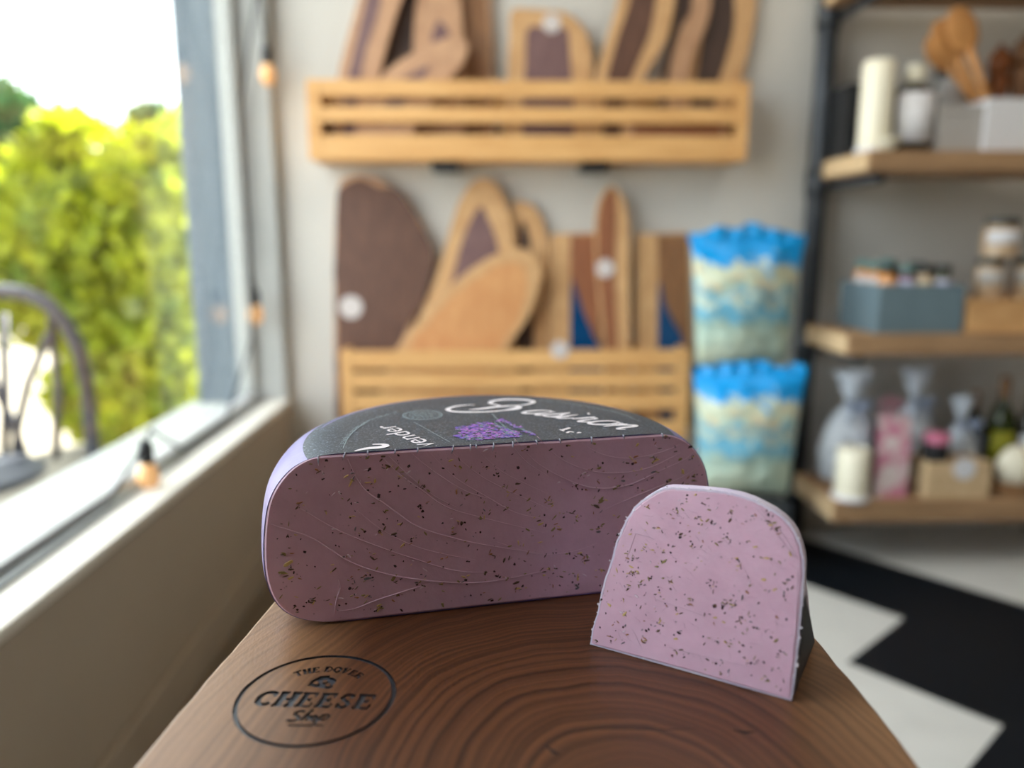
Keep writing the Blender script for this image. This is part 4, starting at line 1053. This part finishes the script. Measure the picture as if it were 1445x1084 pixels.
# paste: face slightly bulged past the rim, with drag marks of the knife
mb = MB()
face0, face1 = outline(.0006), outline(.0016)
mb.loft([[p+Vector((0, .004, 0)) for p in face0], face0, [p+Vector((0, -.0007, 0)) for p in face1]], (False, False), True, True)
mb.add([p+Vector((0, -.0007, 0)) for p in face1], [tuple(range(len(face1)))])
def facept(px, py): 
    v = ray(px, py); n3 = Vector((CN.x, CN.y, 0)); p0 = Vector((CA.x, CA.y, ZB))
    q = EYE+v*((p0-EYE).dot(n3)/v.dot(n3)); d = Vector((q.x, q.y))-org
    return Vector((d.dot(CD), -.0007, q.z-ZB))
Z1 = lambda x, y: (340+x/2.93, 530+y/2.93)
Z2 = lambda x, y: (700+x/2.258, 530+y/2.258)
MARKS = [(Z1, [(440, 345), (475, 420), (510, 470), (545, 500), (585, 525), (640, 565), (720, 620), (830, 660), (1000, 700), (1289, 745)], .30),
 (Z1, [(575, 330), (650, 405), (740, 470), (850, 545), (1000, 590), (1289, 660)], .26), (Z1, [(600, 325), (700, 420), (800, 500), (900, 550)], .2),
 (Z1, [(700, 320), (800, 400), (930, 480), (1060, 520)], .2), (Z1, [(120, 615), (200, 640), (290, 670), (370, 720), (440, 765), (540, 805), (700, 840), (900, 858), (1060, 848), (1289, 800)], .3),
 (Z1, [(170, 510), (260, 560), (400, 640), (560, 705), (720, 760), (900, 810), (1100, 815)], .2), (Z1, [(400, 975), (470, 965), (560, 930), (700, 885), (830, 845)], .26),
 (Z1, [(770, 310), (880, 420), (1010, 500), (1140, 570), (1289, 600)], .2), (Z1, [(850, 300), (980, 410), (1110, 480), (1289, 560)], .2), (Z1, [(1120, 290), (1180, 360), (1289, 430)], .2),
 (Z1, [(385, 990), (395, 930), (410, 880), (400, 840)], .3), (Z1, [(960, 290), (1080, 400), (1289, 500)], .16), (Z1, [(480, 560), (600, 650), (760, 720), (1000, 770)], .16),
 (Z2, [(60, 205), (130, 280), (230, 335), (320, 360), (420, 350), (520, 305), (600, 268), (650, 228)], .24), (Z2, [(130, 195), (210, 270), (330, 310), (470, 300), (600, 240)], .22),
 (Z2, [(340, 430), (420, 395), (500, 362), (580, 330), (650, 290)], .2), (Z2, [(250, 200), (330, 250), (430, 265), (540, 240), (610, 205)], .18), (Z2, [(0, 530), (130, 570), (250, 560), (330, 530)], .18)]
for fn, pts, w in MARKS:
    P = [facept(*fn(*p)) for p in pts]
    P = [Vector((p.x, 0, p.z)) for p in P]; q = []
    for i in range(len(P)-1):
        p0, p1, p2, p3 = [P[min(max(i+k-1, 0), len(P)-1)] for k in range(4)]
        for s_ in range(6):
            t = s_/6; q.append(.5*((2*p1)+(-p0+p2)*t+(2*p0-5*p1+4*p2-p3)*t*t+(-p0+3*p1-3*p2+p3)*t**3))
    q = [p+Vector((0, -.0007, 0)) for p in q if abs(p.x) < .128]; w *= 1.9
    if len(q) < 4: continue
    k_ = len(q)-1
    mb.tube(q, [w*.001*(.25+.75*math.sin(math.pi*(.08+.84*i/k_)))*(.8+.35*pnoise(Vector((i*.5, w*9, 0)))) for i in range(k_+1)], 6)
mb.build('paste', M['paste'], wheel, sharp=50)
# herb flecks and little eyes in the paste
def flecks(mb, n, inside, place, rng, smin, smax, hole=.3):
    for _ in range(n):
        u, v = inside(rng)
        cl = rng.random()
        k = 1 if cl < .72 else rng.randint(2, 5)
        for c in range(k):
            uu, vv = u+(rng.gauss(0, .0016) if c else 0), v+(rng.gauss(0, .0012) if c else 0)
            isdark = rng.random() < hole
            L = rng.uniform(smin, smax)*(.6 if isdark else 1)*(1.5 if rng.random() < .08 else 1)
            wd = L*(rng.uniform(.45, .9) if isdark else rng.uniform(.16, .45)); a = rng.gauss(.15, .75) if not isdark else rng.uniform(0, 3.1)
            mi = 4 if isdark else rng.choice([0, 0, 0, 1, 1, 1, 2, 2, 3, 5, 6])
            m_ = 9; ring = []
            for i in range(m_):
                t = 2*math.pi*i/m_; rr = 1+rng.uniform(-.35, .35)
                x, y = L*.5*math.cos(t)*rr, wd*.5*math.sin(t)*rr
                ring.append((uu+x*math.cos(a)-y*math.sin(a), vv+x*math.sin(a)+y*math.cos(a)))
            hgt = .00002 if isdark else .00018
            base = [place(p[0], p[1], -.0001) for p in ring]; top = [place(uu+(p[0]-uu)*.75, vv+(p[1]-vv)*.75, hgt+.00005) for p in ring]
            mb.loft([base, top], (False, True), True, False, mi, mi)
rng = random.Random(11)
def in_wheel(rng):
    while True:
        u, v = rng.uniform(-.129, .129), rng.uniform(.003, .095)
        hh = 0
        for k in range(len(PROF)-1):
            if PROF[k][0] <= v <= PROF[k+1][0]: hh = PROF[k][1]
        if abs(u) < hh-.003: return u, v
mb = MB(); flecks(mb, 470, in_wheel, lambda u, v, h: Vector((u, -.00072-h, v)), rng, .0012, .0036, .34)
o = mb.build('herb_flecks', FLECK, wheel); o['kind'] = 'stuff'; o['label'] = 'olive and brown lavender buds and small eyes in the purple paste'
# printed label on top
LR = .109                                                # label radius round the wheel axis
def on_top(px, py):
    z = ZB+.0975
    for _ in range(6):
        q = AZ(px, py, z); d = Vector((q.x, q.y))-org; x, y = d.dot(CD), d.dot(CN); z = ZB+.0004+top_z(x, max(0, y))
    return Vector((x, y))
def top3(x, y, h): return Vector((x, y, top_z(x, max(0, y))+h))
mb = MB()
nr, nt = 14, 90; rows = []
for k in range(nt+1):
    th = math.pi*k/nt; dirv = Vector((math.cos(th), math.sin(th)))
    # distance from the chord middle to the label edge
    bq = -TOFF*dirv.y; s_ = -bq+math.sqrt(bq*bq-(TOFF*TOFF-LR*LR))
    rows.append([dirv*(s_*j/nr) for j in range(nr+1)])
loops = [[top3(p.x, p.y+.0, .00025) for p in row] for row in rows]
mb.loft(loops, (False, False), False, True)
labo = mb.build('label', M['label'], wheel); labo['label'] = 'charcoal grey printed paper label'
bm = bmesh.new(); bm.from_mesh(labo.data); bmesh.ops.remove_doubles(bm, verts=bm.verts, dist=1e-6)
for f in bm.faces:
    if f.normal.z < 0: f.normal_flip()
bm.to_mesh(labo.data); bm.free()
def ribbon(mb, pts, w, h, mi=0, sub=5):
    P = [Vector(p) for p in pts]; q = []
    if len(P) > 2:
        for i in range(len(P)-1):
            p0, p1, p2, p3 = [P[min(max(i+k-1, 0), len(P)-1)] for k in range(4)]
            for s_ in range(sub):
                t = s_/sub; q.append(.5*((2*p1)+(-p0+p2)*t+(2*p0-5*p1+4*p2-p3)*t*t+(-p0+3*p1-3*p2+p3)*t**3))
        q.append(P[-1])
    else: q = [P[0].lerp(P[1], k/4) for k in range(5)]
    q = [p for p in q if p.y > .0004]
    if len(q) < 2: return
    ws = w if hasattr(w, '__len__') else [w, w]
    n = len(q)
    W_ = [ws[0]+(ws[1]-ws[0])*math.sin(math.pi*i/(n-1)) for i in range(n)]
    Lh, Rh = stroke(q, W_)
    L3 = [top3(p.x, p.y, h) for p in Lh]; R3 = [top3(p.x, p.y, h) for p in Rh]
    mb.add(L3+R3, [(i, i+1, n+i+1, n+i) for i in range(n-1)], True, mi)
Z6 = lambda x, y: (620+x/7.225, 550+y/7.225)
Z5 = lambda x, y: (740+x/5.161, 550+y/5.161)
Z4 = lambda x, y: (480+x/4.817, 550+y/4.817)
def T(fn, pts): return [on_top(*fn(*p)) for p in pts]
mb = MB(); HP = .00060
for fn, pts, w in (
    (Z6, [(365, 163), (290, 164), (200, 173), (120, 190), (85, 211), (140, 231), (300, 237), (480, 234), (640, 222), (740, 200), (790, 182)], (.0012, .0036)),
    (Z6, [(300, 214), (420, 204), (560, 186), (700, 175), (800, 168)], (.0014, .0044)),
    (Z6, [(640, 176), (560, 158), (515, 143), (560, 122), (680, 108), (850, 110), (945, 125), (955, 140), (890, 160), (780, 172)], (.0016, .0042)),
    (Z6, [(780, 172), (815, 184), (800, 200), (740, 212), (640, 222)], (.0020, .0042)),
    ):
    ribbon(mb, T(fn, pts), w, HP)
SCRIPT = {'a': ([[(.86, .86), (.6, 1.0), (.25, .82), (.05, .38), (.2, .04), (.48, .1), (.76, .5), (.9, .95)], [(.92, 1.0), (.80, .45), (.86, .06), (1.05, .08), (1.3, .4)]], 1.12),
 's': ([[(-.05, .15), (.25, .6), (.44, 1.12)], [(.44, 1.12), (.50, .74), (.64, .34), (.5, .03), (.22, .02), (.04, .22)], [(.48, .03), (.75, .12), (1.0, .5)]], .86),
 'i': ([[(.2, 1.0), (.1, .42), (.16, .05), (.36, .06), (.6, .4)], [(.30, 1.40), (.36, 1.46)]], .52),
 'r': ([[(.0, .2), (.14, .7), (.2, 1.12)], [(.2, 1.12), (.26, .9), (.46, .92), (.58, .82)], [(.58, .82), (.48, .4), (.54, .05), (.72, .06), (.95, .4)]], .82),
 'o': ([[(.62, 1.0), (.28, .88), (.06, .45), (.18, .05), (.5, .04), (.8, .4), (.82, .85), (.6, 1.0)], [(.72, .96), (.86, .82), (1.08, .86)]], .98),
 'n': ([[(.16, 1.0), (.1, .5), (.04, .0)], [(.06, .2), (.28, .76), (.54, 1.0), (.68, .84), (.62, .36), (.70, .05), (.95, .2)]], 1.0)}
BLN = [Vector(p) for p in ((.0255, .0665), (.0405, .0535), (.0545, .0390), (.0660, .0245), (.0760, .0100))]
def on_base(t):
    t = max(0, min(.9999, t))*(len(BLN)-1); i = int(t); p = BLN[i].lerp(BLN[i+1], t-i)
    d = (BLN[min(i+2, len(BLN)-1)]-BLN[max(i-1, 0)]).normalized(); return p, d
tot = sum(SCRIPT[c][1] for c in 'asiron'); pen = 0; XH = .0150
for c in 'asiron':
    for st in SCRIPT[c][0]:
        P = []
        for x, y in st:
            p, d = on_base((pen+SCRIPT[c][1]*.45)/tot); wx = (x-.45)*.0745/tot
            P.append(p+d*(wx+y*XH*.42)+Vector((-d.y, d.x))*y*XH)
        ribbon(mb, P, (.0013, .0030) if len(P) > 2 else (.0034, .0034), HP)
    pen += SCRIPT[c][1]
mb.build('brand_lettering', M['ink'], labo)
mb = MB()
ribbon(mb, T(Z4, [(100, 424), (150, 412), (200, 404), (270, 398), (310, 388), (290, 378), (220, 378)]), (.0014, .0046), HP)
mb.build('brand_swash', M['ink'], labo)
mb = MB()
for fn, pts, w in (

    (Z5, [(332, 284), (270, 303)], (.0020, .0024)), (Z5, [(258, 296), (290, 310)], (.0012, .0014)), (Z5, [(360, 318), (330, 312), (310, 322)], (.0014, .0018)), (Z5, [(410, 322), (400, 318), (385, 324)], (.0012, .0016))):
    ribbon(mb, T(fn, pts), w, HP)
mb.build('variety_word', M['ink'], labo)
# fine print: seal, rules, tiny rim text
mb = MB()
sc_ = on_top(*Z4(560, 178)); e1 = on_top(*Z4(692, 176))-sc_; rs = e1.length
for k_, w in ((1.0, .0007), (.88, .0004)):
    ribbon(mb, [sc_+Vector((math.cos(t*.2618), math.sin(t*.2618)))*rs*k_ for t in range(25)], w, HP)
for ln in range(-3, 4):
    y = ln*rs*.2; w_ = math.sqrt(max(0, (rs*.72)**2-y*y)); x = -w_
    while x < w_:
        d = rng.uniform(.0012, .0032); ribbon(mb, [sc_+Vector((x, y)), sc_+Vector((min(x+d, w_), y+rng.uniform(-.0006, .0006)))], .0008, HP); x += d+.0009
mb.build('round_seal', M['fineink'], labo); mb = MB()
ribbon(mb, T(Z4, [(500, 225), (745, 362)]), .0004, HP); ribbon(mb, T(Z4, [(1030, 165), (1180, 330)]), .0004, HP)
mb.build('rule_line', M['fineink'], labo); mb = MB()
def tiny(fn, pts, hgt, skip):
    P = T(fn, pts); 
    for i in range(len(P)-1):
        L = (P[i+1]-P[i]).length; d = (P[i+1]-P[i]).normalized(); nn = Vector((-d.y, d.x)); x = 0
        while x < L:
            if rng.random() > skip:
                c = P[i]+d*x; w = hgt*.5
                for st in rng.sample([[(0, 0), (0, 1)], [(0, 1), (1, 1)], [(0, 0), (1, 0)], [(1, 0), (1, 1)], [(0, .5), (1, .5)]], 3):
                    ribbon(mb, [c+d*(a*w)+nn*(b*hgt) for a, b in st], hgt*.16, HP)
            x += hgt*.85
tiny(Z5, [(110, 86), (250, 100), (400, 122), (520, 142), (630, 165), (740, 198), (820, 236)], .0022, .12)
mb.build('rim_print', M['fineink'], labo); mb = MB()
tiny(Z4, [(20, 395), (50, 335), (120, 268), (210, 214)], .0022, .2); tiny(Z4, [(215, 212), (330, 176), (400, 156)], .0022, .25)
ribbon(mb, T(Z4, [(20, 405), (60, 325), (120, 266), (200, 212)]), .0004, HP)
mb.build('rim_print', M['fineink'], labo)
# the word running the other way, cut off by the knife
fc = bpy.data.curves.new('wd', 'FONT'); fc.body = 'Lavender'; fc.size = 1; fc.align_x = 'RIGHT'
fo = bpy.data.objects.new('wd', fc); COL.objects.link(fo)
me = bpy.data.meshes.new_from_object(fo.evaluated_get(bpy.context.evaluated_depsgraph_get())); COL.objects.unlink(fo); bpy.data.objects.remove(fo)
pe, ps = on_top(*Z4(352, 243)), on_top(*Z4(640, 374)); dx = (pe-ps).normalized(); dy = Vector((-dx.y, dx.x))
wid = max(v.co.x for v in me.vertices)-min(v.co.x for v in me.vertices)
sc2 = (pe-ps).length/.72/wid
mb = MB(); vs = []
for v in me.vertices:
    p = pe+dx*(v.co.x*sc2)+dy*(v.co.y*sc2*1.0); vs.append(p)
fs = [tuple(p.vertices) for p in me.polygons if all(vs[i].y > .0006 for i in p.vertices)]
mb.add([top3(p.x, p.y, HP) for p in vs], fs); mb.build('word_print', M['ink'], labo)
# shreds of paper and wax torn over the edge by the knife
mb = MB()
for px, L in [(423, .004), (436, .003), (487, .0035), (519, .002), (558, .002), (590, .0025), (640, .004), (664, .003), (672, .002), (697, .0045), (724, .003), (757, .002), (790, .002), (835, .0035), (880, .002), (935, .003), (449, .005)]:
    q = facept(px, 640-(px-480)*.075); x = q.x; z = top_z(x, 0); sl = rng.uniform(-.5, .3)
    if abs(x) > .104: continue
    mb.tube([(x, .0012, z+.0002), (x, -.0003, z+.0001), (x+sl*L*.5, -.0013, z-L*.5), (x+sl*L, -.0012, z-L)], [.0003, .0005, .0004, .0001], 6)
o = mb.build('torn_edge', flat('torn_paper', rgb(150, 150, 168), .6), wheel); o['kind'] = 'stuff'; o['label'] = 'pale shreds of paper along the cut edge'
# lavender sprigs
mb = MB()
reg = [(170, 400), (300, 380), (440, 345), (520, 340), (640, 385), (760, 420), (850, 450), (850, 495), (650, 500), (400, 525), (280, 520), (170, 478), (240, 440)]
cnt = 0
while cnt < 520:
    x, y = rng.uniform(160, 860), rng.uniform(335, 525)
    if not in_poly((x, y), reg): continue
    p = on_top(*Z6(x, y)); cnt += 1
    a = rng.gauss(2.6, .5); L = rng.uniform(.0012, .0032)
    d = Vector((math.cos(a), math.sin(a)))
    ribbon(mb, [p, p+d*L*.5, p+d*L], (.0004, rng.uniform(.0009, .0016)), HP+rng.uniform(0, .0001), rng.choice([0, 0, 1, 1, 2, 2, 3]), 3)
for x, y in [(600, 330), (620, 320), (640, 312), (650, 325), (670, 335), (690, 345), (715, 350), (735, 372), (765, 385), (790, 395), (820, 388), (870, 430), (900, 440), (930, 455), (950, 465)]:
    for _ in range(7):
        p = on_top(*Z6(x+rng.uniform(-14, 14), y+rng.uniform(-8, 8))); a = rng.uniform(0, 6.28); d = Vector((math.cos(a), math.sin(a)))*rng.uniform(.001, .002)
        ribbon(mb, [p, p+d*.5, p+d], (.0004, .0012), HP+rng.uniform(0, .0001), rng.choice([0, 1, 2]), 3)
for pts in ([(600, 335), (720, 420), (800, 470)], [(640, 320), (760, 385), (960, 462)], [(560, 340), (680, 450), (760, 480)], [(820, 400), (930, 445)]):
    ribbon(mb, T(Z6, pts), .0005, HP+.0001, 3)
mb.build('lavender_print', PURP, labo)

# ------------------------------------------------------------------ the small wedge in front
A2 = AZ(833, 910, ZB); B2 = AZ(1117, 990, ZB); D2 = (B2-A2); WL = D2.length; D2.normalize(); N2 = Vector((-D2.y, D2.x, 0))
wa = math.atan2(D2.y, D2.x); TILT = R_(15)
U2 = (N2*math.sin(TILT)+Vector((0, 0, math.cos(TILT)))); FN = D2.cross(U2)       # FN points away from the viewer or towards; used for the plane only
piece = thing('cheese_wedge', 'small pale purple cheese wedge standing at the right front of the board', 'cheese', (A2.x, A2.y, ZB+.0004), wa)
ZW = lambda x, y: (820+x/3.188, 670+y/3.188)
def pface(px, py):
    v = ray(px, py); q = EYE+v*((A2-EYE).dot(FN)/v.dot(FN)); d = q-A2
    return (d.dot(D2), max(0.0, d.dot(U2)))
OUT = [(40, 765), (52, 700), (75, 620), (90, 548), (105, 480), (130, 415), (148, 345), (162, 300), (185, 250), (208, 198), (240, 150), (275, 118), (310, 95), (340, 78), (372, 64), (400, 60), (480, 64), (580, 72), (650, 80), (720, 96), (775, 115), (820, 138), (868, 164), (910, 195), (945, 232), (970, 270), (988, 318), (1000, 370), (1004, 410), (1003, 450), (998, 540), (990, 640), (978, 770), (965, 880), (956, 960), (946, 1016)]
FP = [pface(*ZW(*p)) for p in OUT]
FP[0] = (0, 0); FP[-1] = (WL, 0)
# densify
fp2 = []
for i in range(len(FP)):
    p, q = Vector(FP[i]), Vector(FP[(i+1) % len(FP)]); n = max(1, int((q-p).length/.0016))
    for k in range(n): fp2.append(p.lerp(q, k/n))
FPD = fp2
ct, st = math.cos(TILT), math.sin(TILT)
def wl(u, v, depth, h=0):     # depth 0 = cut face, 1 = rear face; local x along the edge, y back, z up
    z = v*ct; yf = v*st; yb = max(.062-1.02*z, yf+.006)
    if depth <= 0: return Vector((u, yf+depth*.05-h*ct, z+h*st))
    return Vector((u, yf+(yb-yf)*depth+(-h*ct), z+h*st))
cu, cv = .05, .045
def ring(inset_, depth, h=0, jit=0):
    res = []
    for i, p in enumerate(FPD):
        d = Vector((cu, cv))-p
        k = inset_/d.length; q = p+d*k
        if jit: q = q+d.normalized()*jit*pnoise(Vector((p.x*420, p.y*420, 3)))
        res.append(wl(q.x, max(0, q.y), depth, h))
    return res
mb = MB(); mb.loft([ring(.0008, .03), ring(.0008, -.004, 0), ring(.0016, -.012), ], (False, False), True, False)
mb.add(ring(.0016, -.012), [tuple(range(len(FPD)))])
# smears and low ridges of paste on the cut
rng = random.Random(21)
for _ in range(90):
    u, v = rng.uniform(.008, .094), rng.uniform(.006, .082)
    if not in_poly((u, v), [(p.x+(cu-p.x)*.08, p.y+(cv-p.y)*.08) for p in FPD]): continue
    L = rng.uniform(.002, .008); a = rng.gauss(-.35, .5); n_ = 6
    q = [wl(u+math.cos(a)*L*k/n_, v+math.sin(a)*L*k/n_+.0006*pnoise(Vector((u*900, k*.6, 0))), -.012) for k in range(n_+1)]
    mb.tube(q, [.00016*math.sin(math.pi*(.1+.8*k/n_)) for k in range(n_+1)], 5)
for pts in ([(790, 155), (850, 225), (900, 290), (960, 370)], [(805, 150), (870, 220), (930, 300), (975, 380)], [(975, 440), (968, 640), (950, 860), (930, 960)], [(245, 265), (300, 280), (330, 292)], [(245, 270), (225, 330), (200, 390)], [(400, 780), (600, 830), (780, 870)], [(330, 560), (480, 610), (560, 640)]):
    q = [wl(*pface(*ZW(*p)), -.012) for p in pts]
    mb.tube(q, .00022, 5)
wp = mb.build('paste', M['paste'], piece, sharp=40)
mb = MB()
mb.loft([ring(.0009, -.010, 0, .0005), ring(-.0001, -.008, 0, .0005), ring(0, .02), ring(0, .5), ring(0, .97), ring(.0008, 1.0)], (False, True), True, True)
wr = mb.build('rind', M['rindw'], piece, sharp=40); wr['label'] = 'whitish lavender wax rind'
# wax crumbs along the rim
mb = MB()
for i in range(0, len(FPD)):
    p = FPD[i]
    if p.y < .001 and rng.random() < .93: continue
    if rng.random() < .55:
        s_ = rng.uniform(.0002, .0006); c = wl(p.x+rng.gauss(0, .0005), max(.0004, p.y+rng.gauss(0, .0005)), rng.uniform(-.012, .015))
        mb.blob(c, (s_*rng.uniform(.6, 1.8), s_, s_*rng.uniform(.6, 1.5)), 6, 5, False, None, None, .3)
o = mb.build('wax_crumbs', flat('white_wax', rgb(226, 220, 234), .4), piece); o['kind'] = 'stuff'; o['label'] = 'white crumbs of wax along the cut rim'
# dark label on the right flank
mb = MB(); L_ = []
for k in range(9):
    v = .0015+k*.0057
    # rightmost u of the outline at this v
    us = [FPD[i].x for i in range(len(FPD)) if FPD[i].x > .06 and abs(FPD[i].y-v) < .0022]
    u = max(us) if us else WL
    L_.append([wl(u+.0006, v, d) for d in (.03, .2, .4, .6, .8, .97)])
mb.loft(L_, (False, False), False, True); o = mb.build('side_label', plain('navy_label', rgb(32, 36, 46), .5, .2, 300), piece); o['label'] = 'dark label on the right flank'
inp = [(p.x+(cu-p.x)*.06, p.y+(cv-p.y)*.06) for p in FPD]
def in_piece(rng):
    while True:
        u, v = rng.uniform(.0, .103), rng.uniform(.0, .09)
        if in_poly((u, v), inp): return u, v
mb = MB(); flecks(mb, 290, in_piece, lambda u, v, h: wl(u, v, -.012, h), rng, .0008, .0027, .38)
o = mb.build('herb_flecks', FLECK, piece); o['kind'] = 'stuff'; o['label'] = 'brown and olive lavender buds in the pale paste'
